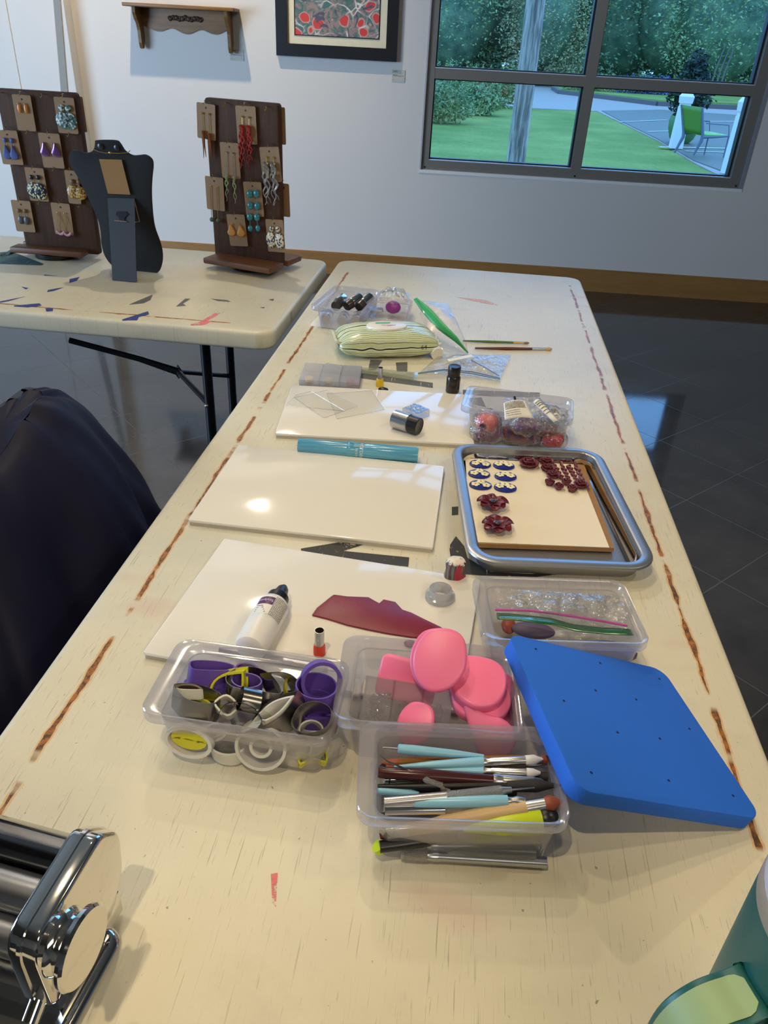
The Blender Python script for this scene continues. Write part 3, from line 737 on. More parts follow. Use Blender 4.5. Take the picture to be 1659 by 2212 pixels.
# wooden pole close to the window
def polemat():
    m, t, out = nt('weathered_pole'); L = t.links; b = N(t, 'BsdfPrincipled'); o = OBJ(t)
    n = RAMP(t, NOI(t, MAP(t, o, (9, 9, .8)), 4, 4, .6, .4), .38, .62); c = MIX(t, n, lin((112, 100, 92)), lin((190, 176, 160)))
    L.new(c, b.inputs['Base Color']); b.inputs['Roughness'].default_value = .8; L.new(b.outputs[0], out.inputs[0]); return m
pa = aty(1113, 356, 8.5); pb = aty(1158, 0, 8.5); d = (pb-pa)/(pb.z-pa.z)
pp = [pa+d*(z-pa.z) for z in (GZ_, 1, 2.5, 5.5)]
tag(MB().tube(pp, [.098, .094, .088, .075], 14).build('utility_pole', polemat(), None), 'weathered grey wooden pole standing on the lawn outside the window', 'pole')
# shrubs at left, seen through the lower left pane
for i, (px, py, r, h, mi, lab) in enumerate(((955, 262, .85, .50, 3, 'leafy shrub at the lower left corner of the left pane'), (985, 228, .8, .62, 0, 'tall twiggy shrub behind the lawn at the far left'),
                              (1030, 245, .7, .50, 0, 'shrub in the middle of the flower border'), (1066, 228, .75, .55, 3, 'low shrub at the right end of the flower border'))):
    p = gp(px, py, GZ_); rr = random.Random(40+i); o = thing('shrub', lab, 'shrub', tuple(p)); sz = (p-CAM).length/21
    mb = MB(); v, f = leaves((0, 0, h*sz*.5), (r*sz, r*sz*.7, h*sz*.6), 2600, .045*sz, rr, .3); mb.add(v, f)
    for k in range(16):
        x = rr.uniform(-.7, .7)*r*sz; y = rr.uniform(-.4, .4)*r*sz; v, f = leaves((x, y, h*sz*(.9+.35*rr.random())), (.07*sz, .07*sz, .26*sz), 60, .035*sz, rr, .1); mb.add(v, f)
    mb.build('foliage', M_lf[mi], o, False)
p = gp(1048, 243); rr = random.Random(9); v, f = leaves((p.x, p.y, GZ_+.65), (1.0, .6, .34), 260, .05, rr, .2)
tag(MB().add(v, f).build('orange_flowers', leafmat('orange_flower', (170, 80, 50), (200, 100, 70)), None, False), 'orange red flowers among the border shrubs left of the pole', 'flowers', kind='stuff')
p = gp(1030, 206); q = aty(1033, 172, p.y)
tag(MB().tube([p, Vector((p.x, p.y, q.z+.5))], .09, 8).build('sign_post', M_blk, None), 'thin dark post beside the road left of the wooden pole', 'post')
# white tapering gate posts
def white_post(bx, by, tx, ty, w_px, lab, depth=None):
    b0 = gp(bx, by); y = b0.y; t_ = aty(tx, ty, y); W = w_px/FPX*(b0-CAM).length
    o = thing('white_post', lab, 'post', tuple(b0)); h = t_.z-b0.z
    M_ = MATS['post_white']
    def bx_(w0, w1, z0_, z1_): 
        return MB().shell([([(-w0/2, -w0/2), (w0/2, -w0/2), (w0/2, w0/2), (-w0/2, w0/2)], z0_), ([(-w1/2, -w1/2), (w1/2, -w1/2), (w1/2, w1/2), (-w1/2, w1/2)], z1_)], None, True, True)
    bx_(W*1.02, W*.9, 0, h*.76).build('shaft', M_, o, False); bx_(W*.80, W*.8, h*.76, h*.82).build('neck', M_, o, False)
    mb = bx_(W*.95, W*1.05, h*.82, h*.94); mb.v += []
    mb.build('cap', M_, o, False); bx_(W*1.05, W*.7, h*.94, h).build('cap_top', M_, o, False); return o
mat('post_white', (214, 208, 198), .5)
white_post(1459, 320, 1483, 201, 21, 'white square post with a cap beside the potted conifer outside')
white_post(1573, 374, 1606, 210, 22, 'white square post with a cap at the right edge of the window')
# planter with conifer
p = gp(1468, 314); p.y += .9; p = aty(1468, 314, p.y); o = thing('planter', 'round green planter behind the left white post', 'planter', (p.x, p.y, GZ_)); sz = (p-CAM).length
hp = (aty(1468, 250, p.y).z-GZ_); rp = 28/FPX*sz
MB().lathe([(rp*.55, 0), (rp*.75, hp*.15), (rp*.95, hp*.5), (rp*1.0, hp*.8), (rp*.92, hp), (rp*.84, hp), (rp*.8, hp*.9)], None, 24).build('pot', mat('planter_green', (74, 116, 60), .5), o)
cz = hp; rr = random.Random(77); mb = MB()
o2 = thing('potted_conifer', 'dark feathery conifer growing in the green planter', 'shrub', (p.x, p.y, GZ_+hp*.9)); 
v, f = leaves((0, 0, .62), (rp*1.35, rp*1.3, .62), 2600, .075, rr, .1); mb.add(v, f); v, f = leaves((0, 0, 1.05), (rp*.8, rp*.8, .55), 900, .07, rr, .1); mb.add(v, f)
mb.build('foliage', leafmat('conifer_green', (22, 44, 34), (48, 74, 46)), o2, False); MB().tube([(0, 0, 0), (0, 0, 1.2)], .03, 6).build('stem', M_bark, o2)
# outdoor chair with green slatted back, seen from behind
yb = gp(1508, 338).y
A = aty(1472, 226, yb+.25); B = aty(1518, 233, yb-.05); C_ = aty(1518, 292, yb-.05); D_ = aty(1477, 283, yb+.25)
oc = thing('garden_chair', 'green metal garden chair with grey frame outside by the white posts, seen from behind', 'chair', (C_.x, C_.y, GZ_))
O_ = Vector((C_.x, C_.y, GZ_)); a, b_, c_, d_ = [q-O_ for q in (A, B, C_, D_)]
ex = Vector((.62, .18, 0))
M_gch = mat('chair_green_mesh', (86, 128, 40), .5, var=.35, scale=30, stretch=(1, 1, 8)); M_gfr = mat('chair_grey_frame', (96, 100, 112), .5)
MB().grid(lambda u, v: (a+(b_-a)*u)*(1-v)+(d_+(c_-d_)*u)*v, 6, 6).build('backrest', M_gch, oc, True, solid=.03)
MB().grid(lambda u, v: (d_+(c_-d_)*u)*(1-v)+((d_+(c_-d_)*u)+ex)*v, 4, 4).build('seat', mat('chair_green_seat', (120, 170, 80), .5), oc, True, solid=.03)
for q, nm in ((c_, 'side_frame'), (d_, 'side_frame')):
    up_ = b_ if q is c_ else a
    MB().tube([up_, q, q*.96-Vector((0, 0, .10)), Vector((q.x-.10, q.y, .02))], [.022, .035, .04, .022], 8).build(nm, M_gfr, oc)
    MB().tube([q+Vector((0, 0, -.04)), q+ex*.5+Vector((0, 0, -.03)), q+ex], [.035, .022, .018], 8).build('seat_rail', M_gfr, oc)
    MB().tube([q+ex+Vector((0, 0, .0)), Vector((q.x+ex.x, q.y+ex.y, 0))], .016, 8).build('leg', M_gfr, oc)
    MB().tube([q+Vector((.02, 0, .24)), q+ex*.9+Vector((0, 0, .22)), q+ex], .012, 8).build('armrest', M_gfr, oc)
# ================================================================ CHAIR WITH JACKET
ch = thing('side_chair', 'dark chair at the left of the long table, hidden under a navy jacket', 'chair', (-.68, .98, 0))
MB().box((-.06, -.20, .44), (.20, .20, .47)).build('seat', M_blk, ch, False)
MB().box((-.075, -.18, .56), (-.055, .18, .79)).build('backrest', M_blk, ch, False)
for dx in (-.065, .17):
    for dy in (-.18, .18): MB().tube([(dx, dy, 0), (dx, dy, .79 if dx < 0 else .44)], .011, 8).build('leg', M_black, ch)
def jacket(u, v):
    # u around, v downward; draped over the chair back
    a = 2*PI*u; ca, sa = math.cos(a), math.sin(a)
    z = .825-.70*v**1.15
    rx = .035+.26*v**.7; ry = .13+.27*v**.45
    ry *= 1.0 if sa < 0 else .80
    if ca > 0: rx *= 1.0+.15*v
    fold = (.15*v+.03)*math.sin(a*6+3*v)+.11*v**.7*math.sin(a*11+1.3+7*v)+.07*v*math.sin(a*23-9*v)+.50*v*mnoise.noise(Vector((ca*1.6, sa*1.6, v*3)))
    k = 1+fold*.62
    top = .022*mnoise.noise(Vector((ca, sa, 2)))*(1-v)
    x = -.68+rx*ca*k*(1 if ca > 0 else .9); y = .98+ry*sa*k
    x = min(x, -.425-.02*(.5+.5*math.sin(a*9+v*7))) if z < .76 else x
    return (x, y, z+top-.03*(sa < 0)*(-sa)*(1-v)+.012*mnoise.noise(Vector((ca*4, sa*4, v*6))))
jb = MB(); jb.grid(jacket, 120, 46)
jb.add([jacket(i/40, 0) for i in range(40)], [tuple(range(40))])
tag(jb.build('jacket', M_jack, None, True, sub=1), 'dark navy nylon rain jacket draped over the chair at the left of the table', 'jacket')
# ================================================================ JEWELRY STANDS
def gloss(name, c, r=.25, **k):
    return MATS.get(name) or mat(name, c, r, **k)
def flecks(name, c1, c2, c3, scale):
    m, t, out = nt(name); L = t.links; b = N(t, 'BsdfPrincipled'); v = N(t, 'TexVoronoi'); v.inputs['Scale'].default_value = scale; L.new(OBJ(t), v.inputs['Vector'])
    s_ = N(t, 'SeparateColor'); L.new(v.outputs['Color'], s_.inputs[0])
    c = MIX(t, MT(t, 'GREATER_THAN', s_.outputs[0], .5), lin(c1), lin(c2)); c = MIX(t, MT(t, 'GREATER_THAN', s_.outputs[1], .68), c, lin(c3))
    L.new(c, b.inputs['Base Color']); b.inputs['Roughness'].default_value = .35; L.new(b.outputs[0], out.inputs[0]); return m
E_ = dict(
 teal=flecks('teal_terrazzo', (52, 84, 76), (96, 120, 112), (196, 206, 204), 220), indigo=mat('denim_clay', (62, 78, 138), .6), amber=mat('amber_clay', (196, 118, 40), .3),
 iris=mat('iridescent_clay', (128, 92, 140), .18, .6, .35, 60), floral=flecks('dark_floral', (22, 24, 48), (26, 26, 50), (206, 200, 150), 260), gold=flecks('gold_weave', (168, 122, 52), (206, 168, 92), (104, 72, 36), 300),
 brown=mat('brown_clay', (120, 84, 48), .6), slate=mat('slate_bead', (64, 72, 74), .4), rose=mat('rose_bead', (196, 140, 150), .3), rust=mat('rust_spike', (130, 66, 26), .4), red=mat('red_coral', (150, 34, 26), .4),
 sage=mat('sage_glass', (142, 156, 110), .3), silver=M_silver, turq=mat('turquoise_bead', (58, 132, 144), .2, .15, .3, 120), mustard=mat('mustard_clay', (196, 138, 62), .5), zebra=flecks('patterned_clay', (226, 214, 176), (216, 206, 170), (58, 50, 92), 240))
def frame_from(px, z0=.768):
    # px: base plate corners front-left, front-right, back-right (image)
    a = at(*px[0], z0); b_ = at(*px[1], z0); c_ = at(*px[2], z0)
    ux = (b_-a).normalized(); return a, b_, c_, ux
def stand(FLp, FRp, BRp, board_tl, board_tr, lab):
    a, b_, c_, ux = frame_from((FLp, FRp, BRp)); uy = Vector((-ux.y, ux.x, 0)); W = (b_-a).length; Dp = abs((c_-b_).dot(uy))
    ang = math.atan2(ux.y, ux.x); ctr = a+ux*W/2+uy*Dp/2; ctr.z = TZ
    o = thing('jewelry_stand', lab, 'stand', tuple(ctr), ang)
    MB().lathe([(.060, 0), (.062, .004), (.062, .014), (.058, .016)], None, 32).build('turntable', M_blk, o)
    bt = .016
    for sgn, nm in ((-1, 'base_board'), (1, 'base_board')):
        y0 = sgn*Dp/2; y1 = sgn*.012
        MB().prism(rrect(-W/2, min(y0, y1), W/2, max(y0, y1), .004, 2), bt, bt+.017, None, .004).build(nm, M_mwood, o)
    M = o.matrix_world if False else (Matrix.Translation(ctr) @ Matrix.Rotation(ang, 4, 'Z')); Mi = M.inverted()
    nrm = -uy; P = ctr-uy*.013
    tl = Mi @ onpl(*board_tl, P, nrm); tr = Mi @ onpl(*board_tr, P, nrm)
    x0, x1, zt = tl.x, tr.x, (tl.z+tr.z)/2
    Mb = Matrix(((1, 0, 0, 0), (0, 0, -1, .0), (0, 1, 0, 0), (0, 0, 0, 1)))
    MB().prism(rrect(x0, bt, x1, zt, .008, 3), -.011, .011, Mb, .003).build('back_board', M_dwood, o)
    return o, M, P, nrm, (x0, x1, zt)
def hook(o, M, p):
    q = M.inverted() @ p
    MB().tube([q+Vector((0, .002, .004)), q+Vector((0, -.006, .004)), q+Vector((.003, -.010, 0)), q+Vector((0, -.012, -.005)), q+Vector((-.003, -.010, -.002))], .0011, 6).build('hook', M_gold, o)
CARDN = [0]
def card(st, tl, tr, bl, lab, grp, fill=None, M0=None, name='earring_card'):
    o_, M, P, nrm, _ = st
    A = onpl(*tl, P+nrm*.004, nrm); B = onpl(*tr, P+nrm*.004, nrm); C3 = onpl(*bl, P+nrm*.004, nrm)
    ux = (B-A); w_ = ux.length; ux.normalize(); zz = (C3-A); uz = zz-ux*zz.dot(ux); h_ = uz.length; uz = -uz.normalized()
    ctr = A+ux*w_/2; rot = Matrix((ux, -nrm, uz)).transposed().to_4x4()
    o = bpy.data.objects.new(name, None); COL.objects.link(o); o.matrix_world = Matrix.Translation(ctr) @ rot; o.empty_display_size = .02
    tag(o, lab, 'earrings', grp)
    Mb = Matrix(((1, 0, 0, 0), (0, 0, -1, 0), (0, 1, 0, 0), (0, 0, 0, 1)))
    MB().prism(rrect(-w_/2, -h_, w_/2, 0, .004, 3), 0, .0008, Mb).build('card', M_kraft, o, False)
    MB().lathe([(.0028, 0), (.0028, .0004)], Matrix.Translation((0, -.0008, -.011)) @ Matrix.Rotation(PI/2, 4, 'X'), 10).build('card_hole', M_ink, o, False)
    hook(o_, M, ctr+Vector((0, 0, .004)))
    def Lp(x, y, d=.004):       # pixel -> local on card
        q = onpl(x, y, P+nrm*(.004+d), nrm); return o.matrix_world.inverted() @ q
    o['_'] = 0; del o['_']
    if fill: fill(o, Lp, w_, h_)
    return o
def ear(o, name, m, mb): return mb.build(name, m, o)
def studs(m1, m2, top, bot, rt, shape, rb, rbz=None, wire=.0008):
    # top: two stud pixels; bot: two drop centre pixels
    def f(o, Lp, w_, h_):
        for k in range(2):
            a = Lp(*top[k]); b_ = Lp(*bot[k]); e = MB().ball(a, rt, (1, .5, 1), 12)
            er = e.build('earring', m1, o)
            d = MB(); Mx = Matrix.Translation(b_) @ Matrix(((1, 0, 0, 0), (0, 0, -1, 0), (0, 1, 0, 0), (0, 0, 0, 1)))
            if shape == 'disc': d.prism(ell(rb, rbz or rb, 22), -.0015, .0015, Mx, .001)
            elif shape == 'drop': d.ball(b_, rb, (1, .3, (rbz or rb)/rb), 16)
            elif shape == 'tear':
                out_ = smooth_out([(0, rbz), (rb*.55, rbz*.25), (rb, -rbz*.45), (rb*.55, -rbz*.95), (-rb*.55, -rbz*.95), (-rb, -rbz*.45), (-rb*.55, rbz*.25)], 4); d.prism(out_, -.003, .003, Mx, .0025)
            d.tube([a, b_+(a-b_)*.3], wire, 6)
            d.build('drop', m2, er)
    return f
def strands(m, top, bots, r0=.0035, cap=M_gold, waves=3, amp=.003, n=3, chain=.25):
    def f(o, Lp, w_, h_):
        rr = random.Random(int(top[0][0]))
        for k in range(2):
            a = Lp(*top[k]); b_ = Lp(*bots[k]); e = MB().ball(a, .003, (1, 1, 1), 8).tube([a, a+(b_-a)*chain], .0008, 5)
            er = e.build('earring', cap, o); d = MB()
            for s_ in range(n):
                off = (s_-(n-1)/2)*.0055; ln = rr.uniform(.72, 1) if s_ else 1
                pts = []; 
                for i in range(13):
                    t = i/12; p = a+(b_-a)*(chain+(1-chain)*t*ln); pts.append(p+Vector((off*min(1, t*3)+amp*math.sin(t*waves*PI+s_*1.7), -.002*s_-.001, 0)))
                d.tube(pts, [r0*(1-.8*i/12) for i in range(13)], 6)
            d.build('tassel', m, er)
    return f
G1 = 'earring cards on the left stand'; G2 = 'earring cards on the right stand'
S1 = stand((20, 537), (176, 549), (219, 529), (-12, 191), (163, 200), 'dark walnut jewelry stand at the far left, hung with earring cards')
def Z1(x, y): return (x*.2411, 150+y*.2411)
def c1(tl, tr, bl, *a, **k): return card(S1, Z1(*tl), Z1(*tr), Z1(*bl), *a, **k)
c1((104, 220), (272, 232), (145, 543), 'kraft card with two small amber drops, top row of the left stand', G1, studs(E_['amber'], E_['amber'], (Z1(160, 305), Z1(220, 312)), (Z1(172, 350), Z1(232, 355)), .003, 'drop', .0055, .012))
c1((478, 243), (660, 256), (528, 568), 'kraft card with big teal speckled ring earrings, top right of the left stand', G1, studs(E_['teal'], E_['teal'], (Z1(548, 345), Z1(610, 350)), (Z1(565, 455), Z1(625, 465)), .009, 'disc', .0205, .021))
c1((-38, 540), (150, 548), (15, 848), 'kraft card with denim blue teardrop earrings, left edge of the picture', G1, studs(E_['indigo'], E_['indigo'], (Z1(42, 632), Z1(104, 638)), (Z1(58, 740), Z1(122, 745)), .0066, 'tear', .013, .018))
c1((338, 565), (530, 577), (372, 876), 'kraft card with purple iridescent teardrops, second row of the left stand', G1, studs(E_['iris'], E_['iris'], (Z1(400, 660), Z1(468, 665)), (Z1(400, 715), Z1(500, 722)), .002, 'tear', .0135, .0185))
c1((217, 874), (388, 886), (258, 1172), 'kraft card with round black floral earrings, third row of the left stand', G1, studs(M_blk, E_['floral'], (Z1(280, 966), Z1(340, 968)), (Z1(300, 1085), Z1(362, 1095)), .0068, 'disc', .019, .0225))
c1((575, 900), (690, 910), (615, 1198), 'kraft card with woven gold fan earrings, partly behind the black bust', G1, studs(E_['brown'], E_['gold'], (Z1(645, 1005), Z1(705, 1010)), (Z1(655, 1095), Z1(720, 1110)), .0068, 'drop', .019, .019))
c1((95, 1167), (268, 1180), (143, 1448), 'kraft card with small grey bead drops, lowest card at the left of the left stand', G1, studs(E_['brown'], E_['slate'], (Z1(164, 1265), Z1(222, 1268)), (Z1(185, 1350), Z1(238, 1356)), .0058, 'drop', .0085, .0115))
def loops(o, Lp, w_, h_):
    for (a, b_) in (((514, 1280), (545, 1440)), ((575, 1288), (605, 1450))):
        A = Lp(*Z1(*a)); B = Lp(*Z1(*b_))
        e = MB().ball(A, .002).tube([A, B+Vector((-.010, 0, -.004)), B+Vector((0, 0, -.012)), B+Vector((.010, 0, -.004)), A], .0007, 5); er = e.build('earring', M_gold, o)
        d = MB()
        for k in range(7):
            t = -1+k/3; d.ball(B+Vector((.010*t, -.002, -.011+.006*t*t)), .0042, (1, .8, 1), 8)
        d.build('beads', E_['rose'], er)
c1((452, 1190), (622, 1205), (506, 1475), 'kraft card with pink beaded wire loops, lowest card at the right of the left stand', G1, loops)
for (x, y) in ((382, 233), (12, 222), (248, 558), (620, 582), (125, 868), (486, 888), (356, 1186), (716, 1216)): hook(S1[0], S1[1], onpl(*Z1(x, y), S1[2], S1[3]))
S2 = stand((438, 560), (582, 584), (650, 555), (440, 210), (599, 224), 'dark walnut jewelry stand on the right corner of the left table, hung with earring cards')
def Z2(x, y): return (380+x*.20494, 180+y*.20494)
def c2(tl, tr, bl, *a, **k): return card(S2, Z2(*tl), Z2(*tr), Z2(*bl), *a, **k)
c2((218, 195), (414, 228), (226, 572), 'kraft card with rust brown spike tassels, top left of the right stand', G2, strands(E_['rust'], (Z2(278, 315), Z2(346, 325)), (Z2(312, 790), Z2(378, 850)), .0035, M_gold, 1, .002, 3, .38))
c2((626, 232), (838, 244), (652, 632), 'kraft card with long red coral tassels, top middle of the right stand', G2, strands(E_['red'], (Z2(698, 352), Z2(768, 360)), (Z2(705, 905), Z2(788, 910)), .0042, M_gold, 7, .004, 4, .16))
c2((462, 616), (660, 632), (490, 992), 'kraft card with pale green twisted drops, second row of the right stand', G2, strands(E_['sage'], (Z2(530, 728), Z2(600, 738)), (Z2(544, 1245), Z2(632, 1270)), .003, M_silver, 5, .003, 2, .45))
c2((878, 672), (1082, 668), (935, 1040), 'kraft card with silver wavy branch earrings, second row at the right edge', G2, strands(E_['silver'], (Z2(955, 780), Z2(1026, 784)), (Z2(970, 1280), Z2(1060, 1290)), .0042, M_gold, 5, .006, 4, .1))
def balls(o, Lp, w_, h_):
    for (a, b_) in (((362, 1082), (378, 1436)), ((430, 1092), (445, 1446))):
        A = Lp(*Z2(*a)); B = Lp(*Z2(*b_)); er = MB().tube([A, B+Vector((0, 0, .004))], .0009, 6).ball(A, .002).build('earring', M_gold, o)
        MB().ball(B, .0068, (1, .8, 1)).build('bead', mat('moss_bead', (70, 92, 70), .4) if 'moss_bead' not in MATS else MATS['moss_bead'], er)
c2((306, 973), (498, 998), (308, 1320), 'kraft card with long gold chains and green beads, left edge of the right stand', G2, balls)
def turq(o, Lp, w_, h_):
    for col in ((778, 1170), (846, 1166)), :
        pass
    for k, xs in enumerate((((778, 1168), (782, 1290), (778, 1410), (784, 1530)), ((848, 1163), (856, 1294), (854, 1412), (864, 1528)))):
        pts = [Lp(*Z2(*q), .006) for q in xs]; er = MB().tube(pts, .0008, 6).build('earring', M_silver, o)
        for q in pts: MB().ball(q, .0098 if q is not pts[-1] else .0082, (1, .6, 1.15), 14).build('bead', E_['turq'], er)
c2((708, 1035), (898, 1042), (748, 1398), 'kraft card with stacked turquoise bead drops, middle of the right stand', G2, turq)
c2((532, 1378), (722, 1384), (592, 1712), 'kraft card with two mustard teardrops, lowest middle of the right stand', G2, studs(E_['mustard'], E_['mustard'], (Z2(590, 1480), Z2(660, 1485)), (Z2(582, 1545), Z2(682, 1555)), .002, 'tear', .0135, .0165))
c2((943, 1430), (1128, 1440), (984, 1772), 'kraft card with black and cream striped earrings, lowest right of the right stand', G2, studs(E_['zebra'], E_['zebra'], (Z2(1008, 1535), Z2(1072, 1540)), (Z2(1000, 1650), Z2(1090, 1660)), .0078, 'drop', .0155, .023))
for (x, y) in ((530, 222), (962, 262)): hook(S2[0], S2[1], onpl(*Z2(x, y), S2[2], S2[3]))
def back_card(S, tl, tr, bl, lab, grp):
    o_, M, P, nrm, _ = S; S_ = (o_, M, P-nrm*.034, nrm, _); return card(S_, tl, tr, bl, lab, grp)
back_card(S2, Z2(1040, 246), Z2(1150, 254), Z2(1060, 640), 'kraft card on the rear of the right stand, upper one showing past its edge', G2+' rear')
back_card(S2, Z2(1080, 1050), Z2(1192, 1060), Z2(1100, 1400), 'kraft card on the rear of the right stand, lower one showing past its edge', G2+' rear')
back_card(S1, Z1(640, 238), Z1(738, 244), Z1(660, 556), 'kraft card on the rear of the left stand, showing past its right edge', G1+' rear')
# ---------------------------------------------------------------- necklace bust (seen from behind)
pb0 = at(298, 590); Pn = Vector((-.93, 2.145, TZ)); ex = Vector((.995, -.06, 0)).normalized(); tilt = math.radians(9)
nb = Vector((ex.y, -ex.x, 0)); upv = (Vector((0, 0, 1))*math.cos(tilt)-nb*math.sin(tilt)*-1*-1).normalized()
upv = (Vector((0, 0, 1))*math.cos(tilt)+nb*math.sin(tilt)).normalized(); nn = ex.cross(upv).normalized()
RB = Matrix((ex, -nn, upv)).transposed().to_4x4()
bo = bpy.data.objects.new('necklace_bust', None); COL.objects.link(bo); bo.matrix_world = Matrix.Translation(Pn) @ RB
tag(bo, 'black velvet necklace display bust seen from behind, between the two jewelry stands', 'display')
MI = bo.matrix_world.inverted()
def Lb(x, y, d=0):
    q = onpl(*Z1(x, y), Pn+nn*d, nn); return MI @ q
outl = [(870, 632), (1040, 632), (1085, 665), (1125, 725), (1190, 765), (1250, 765), (1310, 762), (1365, 800), (1378, 860), (1368, 960), (1362, 1080), (1366, 1200), (1380, 1350), (1400, 1440), (1440, 1550), (1460, 1650), (1452, 1750), (1410, 1825), (1300, 1815), (1150, 1800), (1020, 1760), (950, 1680), (915, 1580), (905, 1450), (880, 1340), (820, 1200), (750, 1060), (700, 960), (635, 850), (622, 780), (650, 725), (700, 725), (760, 742), (810, 740), (845, 710), (855, 655)]
pts2 = [(Lb(x, y).x, Lb(x, y).z) for x, y in outl]
zmn = min(q[1] for q in pts2); pts2 = [(x, max(z, 0)) for x, z in pts2]
Mb = Matrix(((1, 0, 0, 0), (0, 0, -1, .002), (0, 1, 0, 0), (0, 0, 0, 1)))
MB().prism(smooth_out(pts2, 4), 0, .006, Mb, .0018).build('backboard', M_velvet, bo, True)
def quadp(pix, dA, dB, th, name, m, par=bo):
    # top two points at depth dA, bottom two at dB
    a, b_, c_, d_ = pix; q = [Lb(*a, dA), Lb(*b_, dA), Lb(*c_, dB), Lb(*d_, dB)]
    n_ = (q[1]-q[0]).cross(q[3]-q[0]).normalized(); 
    if n_.y > 0: n_ = -n_
    return MB().add([v for v in q]+[v+n_*th for v in q], [(0,1,2,3),(7,6,5,4),(0,4,5,1),(1,5,6,2),(2,6,7,3),(3,7,4,0)]).build(name, m, par, False)
W0 = at(243, 606); W1 = at(299, 609)
t0 = Lb(962, 1150, .006); t1_ = Lb(1205, 1156, .006); w0 = MI @ W0; w1 = w0+(t1_-t0)*(((MI @ W1)-w0).length/(t1_-t0).length)
fl = MB().add([t0, t1_, w1, w0]+[v+Vector((0, .0025, 0)) for v in (t0, t1_, w1, w0)], [(0,1,2,3),(7,6,5,4),(0,4,5,1),(1,5,6,2),(2,6,7,3),(3,7,4,0)]).build('easel_flap', M_board, bo, False)
def onflap(x, y, d=.0022):
    q0, q1, q2 = bo.matrix_world @ t0, bo.matrix_world @ w1, bo.matrix_world @ w0; n_ = (q1-q0).cross(q2-q0).normalized()
    if n_.dot(CAM-q0) < 0: n_ = -n_
    return MI @ onpl(*Z1(x, y), q0+n_*d, n_)
kh = [onflap(x, y) for x, y in ((1050, 1270), (1125, 1270), (1148, 1300), (1128, 1315), (1115, 1335), (1118, 1358), (1068, 1356), (1070, 1335), (1055, 1315), (1035, 1300))]
MB().add(kh, [tuple(range(len(kh)))]).build('flap_slot', M_blk, fl, False)
e_ = MB(); tb = [onflap(1025, 1354, .003), onflap(1132, 1364, .003)]; e_.tube(tb, .0012, 6); e_.build('slot_edge', M_kraft, fl)
st_ = MB().tube([Lb(1205, 1180, .008), Lb(1250, 1365, .02), onflap(1212, 1368, .004)], .0011, 6); st_.build('flap_stay', M_kraft, bo)
kc = [Lb(x, y, .008) for x, y in ((888, 803), (1090, 808), (1168, 1122), (968, 1112))]
MB().add(kc+[v+Vector((0, -.0008, 0)) for v in kc], [(0,1,2,3),(7,6,5,4),(0,4,5,1),(1,5,6,2),(2,6,7,3),(3,7,4,0)]).build('price_card', mat('tan_card', (150, 112, 66), .85), bo, False)
for x, y in ((900, 690), (1046, 703)):
    q = Lb(x, y, .006); s_ = MB().lathe([(.0075, 0), (.0075, .001), (.004, .003), (0.001, .003)], Matrix.Translation(q) @ Matrix.Rotation(PI/2, 4, 'X'), 16); s_.build('snap', gloss('dark_snap', (70, 72, 76), .35, metal=.8), bo)
nk = bpy.data.objects.new('necklace', None); COL.objects.link(nk); nk.matrix_world = bo.matrix_world.copy()
tag(nk, 'thin gold chain necklace worn around the neck of the black bust', 'necklace')
ch_ = [Lb(x, y, .0085) for x, y in ((838, 716), (880, 735), (940, 748), (985, 748), (1060, 752), (1145, 747))]
ch_ = [ch_[0]+Vector((0, .014, .002))]+ch_+[ch_[-1]+Vector((0, .014, .002))]
MB().tube(ch_, .0010, 6).build('chain', M_gold, nk); q = Lb(985, 746, .010)
MB().ball(q, .0032, (1.3, .8, 1)).build('clasp', M_gold, nk)
# ================================================================ CERAMIC TILES
def quad_thing(name, lab, cat, px, z, m, mback, th=.008, grp=None):
    q = [at(x, y, z) for x, y in px]; c = sum(q, Vector())/4; ux = ((q[1]-q[0])+(q[2]-q[3])).normalized()
    uy = Vector((-ux.y, ux.x, 0)); w_ = ((q[1]-q[0]).length+(q[2]-q[3]).length)/2; h_ = (abs((q[0]-q[3]).dot(uy))+abs((q[1]-q[2]).dot(uy)))/2
    return c, math.atan2(ux.y, ux.x), w_, h_
def tile(lab, px, w_=None, h_=None, ang=None):
    c, a, w2, h2 = quad_thing('', '', '', px, .750, None, None)
    w_ = w_ or w2; h_ = h_ or h2; a = a if ang is None else ang
    o = thing('ceramic_tile', lab, 'tile', (c.x, c.y, TZ), a, group='white ceramic tiles used as work surfaces')
    MB().prism(rrect(-w_/2, -h_/2, w_/2, h_/2, .002, 2), .005, .010, None, .0018).build('glaze', M_glaze, o)
    MB().prism(rrect(-w_/2+.001, -h_/2+.001, w_/2-.001, h_/2-.001, .002, 2), 0, .005).build('biscuit_body', M_tileb, o, False); return o
tile('white ceramic tile nearest the camera, under the glue bottle and crimson clay', [(485,1162),(1033,1249),(1000,1530),(300,1415)], .352, .236, at(1033,1249,.75).x*0+math.atan2(.801-.831, .346))
tile('empty white ceramic tile in the middle, left of the baking tray', [(515,958),(958,1008),(938,1180),(405,1125)])
tile('white ceramic tile at the back, under the clear glass squares and silver jar', [(632,828),(1010,855),(1022,955),(592,940)])
